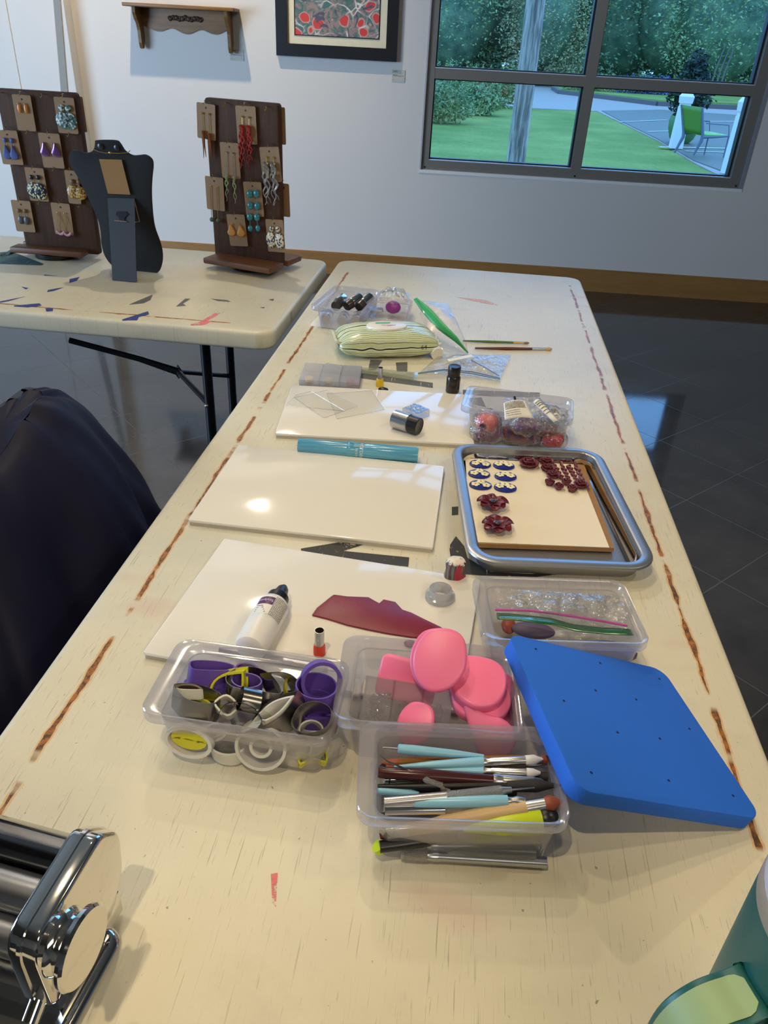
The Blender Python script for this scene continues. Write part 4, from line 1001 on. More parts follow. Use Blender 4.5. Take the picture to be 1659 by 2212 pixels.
# ================================================================ CLEAR STORAGE BOXES
def clear_box(lab, cx, cy, rz, L=.176, Wd=.113, H=.064, grp='clear plastic storage boxes', lid=False, flare=.0015):
    o = thing('storage_box', lab, 'box', (cx, cy, TZ), rz, group=grp)
    def rr(d, r=.016): return rrect(-L/2+d, -Wd/2+d, L/2-d, Wd/2-d, max(.004, r-d*.5), 6)
    t = .0014
    MB().shell([(rr(.0115+flare), 0), (rr(.0095+flare), .002), (rr(.0075), H*.55), (rr(.0055), H-.012), (rr(.0055+t), H-.012), (rr(.0089), H*.55), (rr(.0109+flare), .0035), (rr(.013+flare), .0030)], None, True, True).build('tub', M_clear, o)
    # stepped rim, broader grip at one short end
    def rim(d): return rrect(-L/2+d-(.010 if d < .004 else 0), -Wd/2+d, L/2-d, Wd/2-d, max(.004, .016-d*.4), 6)
    MB().shell([(rr(.0055), H-.013), (rr(.003), H-.012), (rim(.0012), H-.0115), (rim(.0), H-.0105), (rim(.0002), H-.001), (rim(.0010), H), (rim(.0020), H-.0005), (rr(.0036), H-.0008), (rr(.0052), H-.003), (rr(.0066), H-.013)], None, False, False).build('rim', M_clearb, o)
    return o
def box_px(lab, tl, tr, br, bl, z=.802, **k):
    q = [at(*p, z) for p in (tl, tr, br, bl)]; c = sum(q, Vector())/4; ux = ((q[1]-q[0])+(q[2]-q[3])).normalized(); uy = Vector((-ux.y, ux.x, 0))
    L = ((q[1]-q[0]).length+(q[2]-q[3]).length)/2; Wd = (abs((q[0]-q[3]).dot(uy))+abs((q[1]-q[2]).dot(uy)))/2
    print('box', lab[:40], round(L, 3), round(Wd, 3), round(math.degrees(math.atan2(ux.y, ux.x)), 1), c.to_tuple(3))
    k.setdefault('H', z-TZ+.001)
    return clear_box(lab, c.x, c.y, math.atan2(ux.y, ux.x), L, Wd, **k)
box_px('clear plastic box full of brushes and modelling tools, nearest the camera', (812,1548), (1190,1580), (1238,1775), (783,1782), .806)
box_px('clear plastic box holding pink silicone molds', (765,1370), (1108,1400), (1140,1590), (737,1560), .800)
box_px('clear plastic box full of purple, white and metal clay cutters', (408,1378), (748,1428), (728,1603), (318,1548), .800)
box_px('clear plastic box with crumpled zip bags behind the blue foam pad', (1038,1245), (1352,1252), (1402,1396), (1062,1382), .800)
box_px('small clear plastic box of metal capped jars at the far end of the table', (722,616), (808,624), (800,678), (686,662), .795)
box_px('small clear plastic box with purple wrapped clay, beside the box of jars', (806,640), (888,648), (884,694), (785,688), .775)
clear_box('clear plastic box crammed with cellophane wrapped clay behind the baking tray', *at(1120, 905, .77)[:2], -.10, .185, .105, .062)
# ================================================================ TOOLS IN THE NEAREST BOX
def Z4(u, v): return (760+.30139*u, 1540+.30139*v)
def tool(name, lab, cat, p0, p1, z0, z1, parts, grp='tools in the nearest clear box'):
    a = at(*Z4(*p0), z0); b_ = at(*Z4(*p1), z1); d = b_-a; l = d.length
    o = bpy.data.objects.new(name, None); COL.objects.link(o); o.empty_display_size = .02
    o.matrix_world = Matrix.Translation(a) @ d.to_track_quat('Z', 'Y').to_matrix().to_4x4(); tag(o, lab, cat, grp)
    for nm, m, prof in parts:
        MB().lathe([(r, t*l) for t, r in prof], None, 14).build(nm, m, o)
    return o
BR = 'brush'; GR = 'tools in the nearest clear box'
tool('dotting_tool', 'light blue dotting tool with a fine needle, uppermost in the box of tools', 'tool', (220, 246), (945, 312), .800, .795, [('needle', M_silver, [(0, .0003), (.06, .0007), (.155, .001)]), ('handle', M_lb, [(.15, .0030), (.16, .0042), (.3, .0045), (.7, .0035), (1, .0018)])])
tool('modelling_brush', 'light blue handled brush with a white rubber tip, second from the back of the box', BR, (305, 386), (1370, 332), .790, .800, [('handle', M_lb, [(0, .0012), (.25, .0035), (.55, .0050), (.60, .0048)]), ('ferrule', M_silver, [(.60, .0042), (.64, .0036), (.65, .0042), (.88, .0040)]), ('tip', M_rub, [(.88, .0042), (.94, .0045), (1, .0008)])])
tool('modelling_brush', 'light blue handled brush with a blunt white rubber tip, just behind the maroon brush', BR, (310, 402), (1352, 430), .786, .796, [('handle', M_lb, [(0, .0012), (.3, .0032), (.61, .0044)]), ('ferrule', M_silver, [(.61, .0040), (.66, .0034), (.67, .0040), (.905, .0038)]), ('tip', M_rub, [(.905, .0040), (.95, .0038), (1, .0012)])])
tool('modelling_brush', 'maroon handled brush with a blue rubber tip lying across the box of tools', BR, (188, 425), (1400, 508), .796, .794, [('handle', M_mar, [(0, .0042), (.01, .0050), (.3, .0058), (.68, .0046)]), ('ferrule', M_silver, [(.68, .0052), (.71, .0058), (.73, .0050), (.74, .0054), (.92, .0050)]), ('tip', M_bluetip, [(.92, .0050), (.96, .0044), (1, .0010)])])
tool('modelling_brush', 'wooden brush with a red brown rubber point, at the back right of the box', BR, (450, 395), (1440, 332), .779, .795, [('handle', M_lwood, [(0, .003), (.6, .0046), (.80, .0040)]), ('ferrule', M_silver, [(.80, .0038), (.92, .0036)]), ('tip', M_rust, [(.92, .0042), (.95, .0042), (1, .0005)])])
tool('modelling_brush', 'amber handled brush with a terracotta tip pointing left at the back of the box', BR, (210, 360), (1240, 318), .784, .787, [('tip', M_rust, [(0, .0005), (.05, .0036), (.12, .0040)]), ('handle', M_amber, [(.12, .0038), (.6, .0036), (1, .0020)])])
tool('modelling_brush', 'small dark red tipped brush poking out at the left side behind the maroon brush', BR, (195, 385), (700, 405), .782, .783, [('tip', M_blk, [(0, .0004), (.05, .0030), (.1, .0024)]), ('handle', M_rust, [(.1, .0030), (1, .0026)])])
tool('modelling_brush', 'pale wooden brush with a thin silver blade end at the right wall of the box', BR, (880, 392), (1440, 366), .782, .786, [('handle', M_lwood, [(0, .0048), (.66, .0052)]), ('ferrule', M_silver, [(.66, .0034), (.86, .0032)]), ('tip', M_silver, [(.86, .0030), (1, .0030)])])
tool('paint_brush', 'black brush with a square black tip behind the maroon brush ferrule', BR, (520, 470), (1402, 458), .780, .787, [('handle', M_blk, [(0, .0030), (.9, .0036)]), ('tip', M_ink, [(.9, .0044), (1, .0044)])])
tool('paint_brush', 'black handled brush with a long black pointed tip at the front right', BR, (186, 525), (1505, 520), .788, .796, [('handle', M_blk, [(0, .0016), (.3, .0036), (.70, .0040)]), ('tip', M_ink, [(.70, .0052), (.86, .0058), (1, .0005)])])
tool('paint_brush', 'slender black handle lying under the knurled steel tools', BR, (190, 535), (1180, 572), .778, .784, [('handle', M_blk, [(0, .0030), (1, .0036)])])
hk = tool('knurled_hook_tool', 'knurled steel pick with a long bent needle slanting down from the left wall', 'tool', (400, 408), (705, 552), .801, .788, [('handle', M_knurl, [(0, .0008), (.30, .0016), (.42, .0040), (.96, .0040), (1, .0030)])])
nd = MB(); mi = hk.matrix_world.inverted(); nd.tube([mi @ at(*Z4(198, 300), .808), mi @ at(*Z4(250, 345), .806), mi @ at(*Z4(400, 408), .801)], [.0004, .0008, .0009], 6); nd.build('needle', M_steel, hk)
tool('knurled_needle_tool', 'steel needle tool with a long knurled grip lying across the middle of the box', 'tool', (232, 640), (1310, 536), .792, .801, [('shaft', M_silver, [(0, .0044), (.41, .0042)]), ('grip', M_knurl, [(.41, .0042), (.77, .0048), (.78, .0040)]), ('collar', M_silver, [(.78, .0036), (.845, .0026)]), ('needle', M_steel, [(.845, .0010), (1, .0006)])])
tool('dotting_tool', 'light blue handle half buried at the left wall of the box', 'tool', (186, 548), (480, 590), .784, .784, [('handle', M_lb, [(0, .0042), (.8, .0040), (1, .003)])])
tool('dotting_tool', 'light blue tool with a silver ball ferrule, just behind the large wooden brush', 'tool', (330, 640), (1245, 628), .790, .798, [('ferrule', M_silver, [(0, .0034), (.12, .0034)]), ('handle', M_lb, [(.12, .0046), (.14, .0054), (.75, .0052), (.86, .0048)]), ('tip', M_silver, [(.86, .0036), (.9, .0030), (.93, .0040), (1, .0024)])])
tool('knurled_ball_tool', 'polished silver ball tool with a dark knurled grip near the front of the box', 'tool', (228, 697), (930, 684), .786, .788, [('shaft', M_chrome, [(0, .0030), (.01, .0052), (.62, .0048)]), ('grip', M_knurl, [(.62, .0044), (1, .0046)])])
tool('modelling_brush', 'thick natural wood brush with a terracotta rubber wedge, lying on top at the front', BR, (200, 868), (1515, 632), .768, .800, [('end_tip', M_clayd, [(0, .004), (.04, .0062)]), ('end_ferrule', M_silver, [(.04, .0062), (.07, .0066), (.16, .0060)]), ('handle', M_lwood, [(.16, .0058), (.35, .0074), (.60, .0080), (.80, .0070)]), ('ferrule', M_silver, [(.80, .0062), (.90, .0058)]), ('tip', M_rust, [(.90, .0062), (.94, .0066), (1, .0006)])])
tool('lime_tool', 'lime green tapered tool with a black ball end at the front right of the box', 'tool', (800, 838), (1345, 772), .784, .786, [('handle', M_lime, [(0, .0020), (.5, .0085), (.98, .0118), (1, .0114)])])
p = at(*Z4(1388, 765), .786); tag(MB().ball(p, .0118, (1, 1, 1), 20).build('ball_end', M_blk, None, loc=tuple(p)), 'round black ball next to the end of the lime green tool', 'ball', GR)
tool('paint_brush', 'black rod along the front wall of the box under the silver ball tool', BR, (180, 748), (640, 742), .781, .782, [('handle', M_blk, [(0, .0038), (1, .0036)])])
tool('silver_ball_tool', 'small silver ball headed pin at the upper left inside the box', 'tool', (222, 476), (480, 474), .783, .783, [('head', M_chrome, [(0, .002), (.05, .0054), (.15, .0054), (.22, .003)]), ('shaft', M_chrome, [(.22, .0032), (1, .003)])])
tool('craft_knife', 'silver craft knife with a knurled collar lying on the floor of the box', 'knife', (352, 1013), (1395, 1072), .748, .748, [('collar', M_knurl, [(0, .0040), (.02, .0050), (.18, .0050)]), ('handle', M_silver, [(.18, .0042), (.25, .0048), (.26, .0042), (1, .0048)])])
tool('paint_brush', 'grey translucent rod lying low behind the craft knife', BR, (520, 955), (1310, 985), .752, .754, [('handle', M_greym, [(0, .003), (.5, .0085), (1, .0085)])])
tool('paint_brush', 'dark rod lying low in the box above the craft knife', BR, (200, 960), (760, 880), .762, .764, [('handle', M_blk, [(0, .0050), (.6, .0055), (1, .003)])])
tool('lime_tool', 'lime green strip seen low through the front wall of the box', 'tool', (186, 950), (212, 975), .760, .756, [('handle', M_lime, [(0, .006), (1, .006)])])
tool('lime_tool', 'thin lime green wedge seen through the front wall under the wooden brush', 'tool', (880, 905), (1140, 908), .766, .766, [('handle', M_lime, [(0, .0034), (1, .0015)])])
# ================================================================ CUTTERS
def Z3(u, v): return (300+.27728*u, 1360+.27728*v)
def ringcut(name, lab, m, px, z, out, h, th, rz=0, rx=0, ry=0, flange=0, fm=None, grp='clay cutters in the left clear box', cat='cutter', extra=None):
    p = at(*Z3(*px), z) if px else Vector(z)
    o = thing(name, lab, cat, tuple(p), rz, rx, ry, grp)
    MB().shell([(out, -h/2), (out, h/2), (inset(out, th), h/2), (inset(out, th), -h/2), (out, -h/2)], None, False, False).build('wall', m, o)
    if flange:
        fo_ = inset(out, -flange); MB().shell([(fo_, -h/2-.002), (fo_, -h/2+.002), (inset(out, th), -h/2+.002), (inset(out, th), -h/2-.002), (fo_, -h/2-.002)], None, False, False).build('flange', fm or m, o)
    if extra: extra(o)
    return o
R_ = math.radians
RG = lambda d: ('ring_cutter' if d else 'cutter')
ringcut('oval_cutter', 'purple plastic cutter tipped on its side at the back left of the cutter box', M_pur, (550, 360), .788, smooth_out([(-.020, -.010), (0, -.013), (.020, -.009), (.023, .004), (.006, .013), (-.018, .011)]), .022, .0016, R_(22), R_(-20), R_(14), .0025)
ringcut('oval_cutter', 'yellow plastic leaf cutter standing on edge next to the purple cutter', M_yel, (690, 470), .784, leaf(.016, .026), .012, .0022, R_(-20), R_(50), R_(30), .002)
ringcut('teardrop_cutter', 'large steel teardrop cutter around a purple ring in the middle of the box', M_steel, (870, 450), .790, [(x*1.0, y) for x, y in smooth_out([(-.024, 0), (-.017, .014), (0, .0185), (.018, .010), (.036, -.014), (.014, -.017), (-.008, -.018), (-.020, -.012)])], .022, .0006, R_(-4), R_(-8), 0, 0)
ringcut('round_cutter', 'purple round cutter nested inside the large steel teardrop', M_pur, (840, 445), .790, ell(.0155, .0115), .016, .0014, R_(-5), R_(-6), 0, 0)
ringcut('oval_cutter', 'bright purple cutter lying flat behind the steel teardrop', mat('violet_plastic', (126, 60, 160), .35), (850, 345), .776, ell(.014, .010), .012, .002, R_(-20), 0, 0, .002)
ringcut('leaf_cutter', 'folded steel leaf cutter at the back right of centre', M_steel, (1120, 450), .790, leaf(.012, .024), .022, .0006, R_(70), R_(48), R_(-20))
ringcut('oval_cutter', 'yellow plastic cutter behind the folded steel leaf', M_yel, (1200, 470), .780, leaf(.009, .016), .010, .002, R_(40), R_(30), 0)
ringcut('round_cutter', 'purple ring standing upright at the back right corner', M_pur, (1420, 400), .796, ell(.0205, .0205, 30), .012, .0035, R_(12), R_(62), R_(14))
ringcut('round_cutter', 'large round purple cutter with a stepped collar at the right of the box', M_pur, (1375, 510), .790, ell(.0205, .0200, 30), .024, .0015, 0, R_(-6), R_(4), .003)
ringcut('round_cutter', 'broad purple collar under the large round purple cutter', M_pur, (1360, 620), .776, ell(.0235, .022, 30), .014, .0018, 0, R_(-4), R_(4))
ringcut('teardrop_cutter', 'steel teardrop cutter resting on the left front wall, yellow inside', M_steel, (455, 580), .786, smooth_out([(-.027, .004), (-.012, .0125), (.006, .013), (.019, .009), (.021, -.004), (.010, -.012), (-.006, -.0125), (-.018, -.006)]), .024, .0006, R_(-6), R_(-12), R_(6))
ringcut('oval_cutter', 'yellow plastic cutter inside the steel teardrop on the left', M_yel, (450, 600), .776, ell(.016, .008), .010, .002, R_(-8), 0, 0)
ringcut('clip_cutter', 'small translucent white cutter at the left end above the steel teardrop', M_whp, (405, 480), .786, smooth_out([(-.013, -.006), (.010, -.008), (.014, .003), (0, .009), (-.012, .005)]), .010, .002, R_(20), R_(-20), R_(10))
ringcut('clip_cutter', 'small white folded clip left of the polished steel cutter', M_whp, (680, 600), .788, smooth_out([(-.010, -.006), (.008, -.008), (.010, .006), (-.006, .008)]), .014, .0018, R_(-20), R_(20), R_(20))
ringcut('round_cutter', 'small blackened steel tube lying in the centre of the box', M_steel, (860, 550), .800, ell(.0115), .018, .0006, R_(-75), R_(68), 0)
ringcut('leaf_cutter', 'large polished steel cutter lying on its side at the front centre', M_chrome, (825, 680), .790, smooth_out([(-.019, -.010), (-.008, -.0145), (.012, -.012), (.023, .0), (.010, .012), (-.010, .013), (-.020, .004)]), .026, .0006, R_(-8), R_(48), R_(-6))
ringcut('leaf_cutter', 'steel leaf cutter with white inner cutter, right of the polished one', M_steel, (1090, 680), .788, leaf(.015, .030), .022, .0006, R_(-60), R_(28), R_(-10))
ringcut('leaf_cutter', 'white plastic cutter nested in the right hand steel leaf', M_whp, (1075, 670), .791, leaf(.010, .024), .018, .002, R_(-62), R_(26), R_(-8))
ringcut('teardrop_cutter', 'dark steel teardrop cutter leaning on the front right corner', M_steel, (1360, 730), .794, smooth_out([(-.018, -.002), (-.010, .013), (.006, .016), (.020, .006), (.016, -.010), (0, -.014), (-.012, -.010)]), .026, .0006, R_(8), R_(22), R_(-14))
ringcut('round_cutter', 'clear ring half hidden below the dark teardrop', M_whp, (1345, 800), .776, ell(.012, .010), .012, .0016, 0, R_(20), 0)
ringcut('oval_cutter', 'white oval ring pressed against the front left wall, yellow cutter inside', M_whp, (395, 865), .766, ell(.024, .0165, 30), .008, .0035, R_(-6), R_(74), 0)
ringcut('oval_cutter', 'flat yellow cutter behind the white oval ring', M_yel, (395, 850), .768, ell(.018, .010, 24), .004, .009, R_(-6), R_(74), 0)
def cross(o):
    MB().box((-.022, -.0022, -.004), (.022, .0022, .002)).build('spoke', M_whp, o, False); MB().shell([(ell(.011), -.006), (ell(.011), .006), (ell(.008), .006), (ell(.008), -.006), (ell(.011), -.006)], None, False, False).build('hub', M_whp, o)
ringcut('round_cutter', 'big white round cutter with a spoked centre pressed against the front wall', M_whp, (960, 895), .768, ell(.0245, .0235, 32), .014, .0030, 0, R_(70), R_(4), 0, extra=cross)
ringcut('round_cutter', 'frosted ring lying low at the front, left of the big white round cutter', M_whp, (700, 930), .754, ell(.0175, .012, 26), .018, .0018, 0, R_(10), 0)
ringcut('oval_cutter', 'white ring end behind the white oval ring at the front left', M_whp, (590, 810), .766, ell(.012, .009), .012, .002, R_(30), R_(30), 0)
ringcut('round_cutter', 'clear plastic ring low in the front right corner', M_whp, (1230, 960), .752, ell(.015, .012), .012, .0018, 0, 0, 0)
ringcut('star_cutter', 'small yellow ribbed cutter low in the front right corner', M_yel, (1345, 1010), .754, smooth_out([(-.012, -.005), (0, -.002), (.013, -.007), (.014, .005), (.002, .002), (-.012, .007)]), .010, .0018, R_(20), R_(20), 0)
ringcut('teardrop_cutter', 'dark steel cutter under the yellow leaf cutter', M_steel, (560, 470), .774, leaf(.012, .020), .016, .0006, R_(-50), R_(10), 0)
ringcut('leaf_cutter', 'thin steel leaf lying under the folded steel leaf', M_steel, (1130, 560), .772, leaf(.008, .022), .012, .0006, R_(-70), R_(10), 0)
# ================================================================ PINK MOLDS
def Z5(u, v): return (720+.26522*u, 1340+.26522*v)
def mold(lab, px, z, out, th, rz, rx, ry):
    p = at(*Z5(*px), z); o = MB().prism(out, -th/2, th/2, None, min(.0035, th*.45), 3).build('silicone_mold', M_pink, None)
    o.location = p; o.rotation_euler = (rx, ry, rz); tag(o, lab, 'mold', 'pink silicone molds'); return o
petal = smooth_out([(0, .031), (.015, .028), (.024, .014), (.027, -.004), (.019, -.022), (.004, -.031), (-.012, -.027), (-.023, -.012), (-.025, .006), (-.017, .024)], 5)
def sc(o, a, b_=None): b_ = b_ or a; return [(x*a, y*b_) for x, y in o]
mold('large pink petal shaped silicone mold standing highest in the box', (860, 320), .835, sc(petal, .98, 1.0), .009, R_(-12), R_(42), R_(6))
mold('pink silicone mold directly behind the highest petal mold', (825, 320), .826, sc(petal, .95, 1.0), .006, R_(-4), R_(42), R_(0))
sqm = rrect(-.026, -.026, .026, .026, .010, 5)
mold('squarish pink silicone mold standing at the back left behind the clear case', (600, 490), .792, rrect(-.030, -.022, .030, .022, .008, 5), .008, R_(-10), R_(50), 0)
mold('thick round pink silicone mold with a flat top at the right of the box', (1165, 520), .806, smooth_out([(-.022, .022), (-.006, .028), (.014, .027), (.026, .016), (.028, -.004), (.020, -.020), (.002, -.027), (-.016, -.020), (-.026, -.004)], 5), .014, R_(-6), R_(18), R_(2))
mold('pink silicone mold forming the lower layer under the round one', (1185, 640), .790, smooth_out([(-.028, .018), (-.006, .026), (.016, .026), (.029, .012), (.030, -.008), (.016, -.024), (-.006, -.026), (-.024, -.014)], 5), .012, R_(4), R_(12), R_(0))
mold('pink silicone mold leaning on the right wall behind the round one', (1360, 640), .784, sc(petal, .7, .9), .010, R_(15), R_(30), R_(40))
mold('small curled pink silicone petal leaning on the front wall beside the clear case', (665, 840), .786, sc(petal, .68, .68), .006, R_(-24), R_(38), R_(0))
mold('pink silicone leaf mold leaning in the front right corner of the box', (1270, 930), .780, smooth_out([(-.030, .022), (-.010, .018), (.014, .016), (.026, .0), (.018, -.018), (0, -.022), (-.014, -.008)], 5), .007, R_(-6), R_(44), R_(6))
# divided case with silver findings
cs = thing('findings_case', 'clear divided case of silver jump rings and pins inside the pink mold box', 'case', tuple(at(*Z5(600, 690), .778)), R_(-3), R_(42), 0)
def casebox(w_, h_, d_, cols):
    b_ = MB(); t = .0012
    b_.box((-w_/2, -h_/2, -d_/2), (w_/2, h_/2, -d_/2+t)).box((-w_/2, -h_/2, -d_/2), (-w_/2+t, h_/2, d_/2)).box((w_/2-t, -h_/2, -d_/2), (w_/2, h_/2, d_/2)).box((-w_/2, -h_/2, -d_/2), (w_/2, -h_/2+t, d_/2)).box((-w_/2, h_/2-t, -d_/2), (w_/2, h_/2, d_/2))
    for k in range(1, cols): x = -w_/2+w_*k/cols; b_.box((x-t/2, -h_/2, -d_/2), (x+t/2, h_/2, d_/2))
    return b_
casebox(.088, .044, .014, 3).build('case_body', M_clear, cs, False)
for k in range(3):
    x = -.088/2+.088/3*(k+.5); MB().prism(rrect(x-.0138, -.021, x+.0138, .021, .002, 3), .007, .0082).build('compartment_lid', M_clear, cs, False)
    rr = random.Random(k); b_ = MB()
    for i in range(55 if k == 0 else 26):
        c = Vector((x+rr.uniform(-.011, .011), rr.uniform(-.019, .002 if k else .010), rr.uniform(-.004, .003)))
        if rr.random() < .5:
            a = Matrix.Rotation(rr.uniform(0, 6), 3, 'X') @ Matrix.Rotation(rr.uniform(0, 6), 3, 'Y'); b_.tube([c+a @ Vector((.0024*math.cos(t*PI/4), .0022*math.sin(t*PI/4), 0)) for t in range(8)], .0005, 4, True)
        else:
            d = Vector((rr.gauss(0, 1), rr.gauss(0, 1), rr.gauss(0, .3))).normalized()*.004; b_.tube([c-d, c+d], .0005, 4)
    f_ = b_.build('findings', M_chrome, cs); f_['kind'] = 'stuff'
# ================================================================ BLUE FOAM PAD
PD = [Vector(v) for v in ((.082, .606, .827), (.265, .660, .755), (.310, .473, .757), (.127, .419, .829))]
ux = (PD[1]-PD[0]); uy = (PD[0]-PD[3]); wx = (ux.length+(PD[2]-PD[3]).length)/2; ux.normalize(); uy = (uy-ux*uy.dot(ux)); wy = (uy.length+ (PD[1]-PD[2]).length)/2; uy.normalize(); nz = ux.cross(uy)
pc = sum(PD, Vector())/4
fp = bpy.data.objects.new('foam_pad', None); COL.objects.link(fp); fp.matrix_world = Matrix.Translation(pc+nz*.0) @ Matrix((ux, uy, nz)).transposed().to_4x4(); fp.empty_display_size = .03
tag(fp, 'square bright blue foam pad propped on the edge of the box of tools', 'foam pad')
MB().prism(rrect(-wx/2, -wy/2, wx/2, wy/2, .016, 8), -.0165, 0, None, .0012).build('foam', M_blue, fp)
mi = fp.matrix_world.inverted(); k_ = 639/1659
for (u, v) in ((357, 524), (718, 603), (1050, 692), (692, 757), (920, 808), (514, 815), (1218, 972), (815, 992), (1052, 1027), (668, 1218), (1102, 1262), (1463, 1347)):
    q = mi @ onpl(1020+u*k_, 1200+v*k_, pc, nz); MB().lathe([(.0014, 0), (.0014, .0003)], Matrix.Translation((q.x, q.y, 0)), 8).build('pin_hole', M_hole, fp, False)
# ================================================================ BAKING TRAY AND CLAY PIECES
q = [at(x, y, .770) for x, y in ((973, 957), (1300, 962), (1404, 1206), (992, 1199))]
ux = ((q[1]-q[0]).normalized()+(q[2]-q[3]).normalized()).normalized(); TA = math.radians(6.5)
tc = at(1172, 1075, .770); TW, TLn = .252, .346
tr = thing('baking_tray', 'grey metal baking tray with rounded corners holding clay flowers', 'tray', (tc.x, tc.y, TZ), TA)
def tring(d, r=.042): return rrect(-TW/2+d, -TLn/2+d, TW/2-d, TLn/2-d, max(.008, r-d), 8)
MB().shell([(tring(.001), .0245), (tring(0), .0265), (tring(.001), .029), (tring(.003), .030), (tring(.014), .030), (tring(.016), .0285), (tring(.0185), .006), (tring(.022), .003), (tring(.021), .0), (tring(.0165), .005), (tring(.0145), .0245), (tring(.001), .0245)], None, False, False).build('rim', M_pan, tr)
MB().prism(tring(.0215), .0005, .003).build('tray_floor', MATS['bakeware_steel'], tr, False)
MB().shell([(tring(.0175, .05), .020), (tring(.019, .05), .0205), (tring(.024, .03), .005), (tring(.027, .03), .0045)], None, False, False).build('foil_liner', M_chrome, tr)
TM = Matrix.Translation(tr.location) @ Matrix.Rotation(TA, 4, 'Z'); TI = TM.inverted()
def rectpx(px, z):
    q = [at(x, y, z) for x, y in px]; c = sum(q, Vector())/4; u = ((q[1]-q[0])+(q[2]-q[3])).normalized(); v = Vector((-u.y, u.x, 0))
    return c, math.atan2(u.y, u.x), ((q[1]-q[0]).length+(q[2]-q[3]).length)/2, (abs((q[0]-q[3]).dot(v))+abs((q[1]-q[2]).dot(v)))/2
def outpx(px, z, c): return [((at(x, y, z)-c).x, (at(x, y, z)-c).y) for x, y in px]
cpx = [(1008, 990), (1262, 1004), (1327, 1184), (1019, 1174)]
c = at(1150, 1090, .750); cb = MB().prism(outpx(cpx, .752, c)[::-1], -.005, .0015).build('cardboard', mat('corrugated_board', (150, 112, 70), .8, var=.2, scale=200), None, False); cb.location = (c.x, c.y, .7505)
tag(cb, 'sheet of brown corrugated cardboard lying inside the baking tray', 'cardboard')
ppx = [(1005, 990), (1246, 1004), (1316, 1183), (1018, 1171)]
pp_ = MB().prism(outpx(ppx, .7525, c)[::-1], 0, .0008).build('paper_sheet', mat('cream_paper', (232, 220, 196), .8, var=.01), None, False); pp_.location = (c.x, c.y, .7522)
tag(pp_, 'cream paper sheet on the cardboard in the tray, carrying the clay pieces', 'paper'); PZ = .7532
def Z7(u, v): return (940+.3014*u, 940+.3014*v)
def little_flower(mb, cx, cy, cz, r):
    for k in range(5):
        a = 2*PI*k/5+cx*900; mb.ball((cx+r*.6*math.cos(a), cy+r*.6*math.sin(a), cz), r*.48, (1, 1, .35), 8)
LABC = ['top left', 'top right', 'middle left', 'middle right', 'bottom left', 'bottom right']
for i, (u, v) in enumerate(((323, 214), (491, 224), (315, 284), (504, 302), (325, 364), (502, 382))):
    p = at(*Z7(u, v), PZ); o = thing('flower_cabochon', 'blue oval clay cabochon with cream flowers, %s of the six' % LABC[i], 'clay piece', tuple(p), TA, group='blue oval cabochons in the tray')
    MB().prism(ell(.0178, .0142, 32), 0, .003, None, .0012).build('base', M_navy, o)
    fm_ = MB(); cm = MB()
    for (dx, dy) in ((-.0085, -.001), (.001, .0075), (.0085, -.003)) if i % 2 == 0 else ((-.009, .001), (0, .0075), (.008, .0)) :
        little_flower(fm_, dx, dy, .0040, .0066); cm.ball((dx, dy, .0052), .0012, (1, 1, .6), 6)
    fm_.build('flowers', M_cream, o); cm.build('flower_centres', M_yelp, o)
def rose(px, r, lab, bud=False):
    p = at(*px, PZ); o = thing('clay_rose', lab, 'clay piece', tuple(p), random.uniform(0, 6), group='burgundy clay roses in the tray')
    mb = MB()
    for layer, (n_, rr, h, zb) in enumerate(((2, .28, .95, .25), (3, .52, .85, .15), (4, .80, .62, .05)) if not bud else ((2, .3, 1.1, .2), (3, .55, 1.0, 0), (3, .7, .85, 0))):
        for k in range(n_):
            a0 = 2*PI*k/n_+layer*.7; wd = 2*PI/n_*.72
            def f(u, v, a0=a0, wd=wd, rr=rr, h=h, zb=zb, layer=layer):
                a = a0+(u-.5)*2*wd; fl_ = r*rr*(.55+.45*v+ (.22*v**3 if layer == 2 and not bud else .04*v)); e = 1-(abs(u-.5)*2)**3*.45
                return (fl_*math.cos(a), fl_*math.sin(a), r*(zb*.6+h*v*e*.85))
            mb.grid(f, 8, 5)
    mb.build('petals', M_rose, o, True, solid=r*.09); MB().lathe([(r*.45, 0), (r*.5, r*.2), (r*.25, r*.5)], None, 12).build('base', M_rose, o)
RL = [((668, 225), .0165, 'largest burgundy clay rose, at the top middle of the tray'), ((795, 205), .0125, 'burgundy clay rose right of the largest one'), ((806, 252), .012, 'burgundy clay rose second in the curving row'),
      ((842, 302), .0115, 'burgundy clay rose third in the curving row'), ((818, 356), .0105, 'small burgundy rose bud at the left end of the bud cluster'), ((884, 386), .0105, 'small burgundy rose bud at the lower middle of the cluster'),
      ((938, 352), .0105, 'small burgundy rose bud below the twisted strands'), ((980, 402), .0110, 'small burgundy rose bud lowest in the cluster'), ((1042, 372), .0125, 'burgundy rose at the right end with a pointed tail')]
for i, (z_, r, lab) in enumerate(RL): rose(Z7(*z_), r, lab, i in (4, 5, 6, 7))
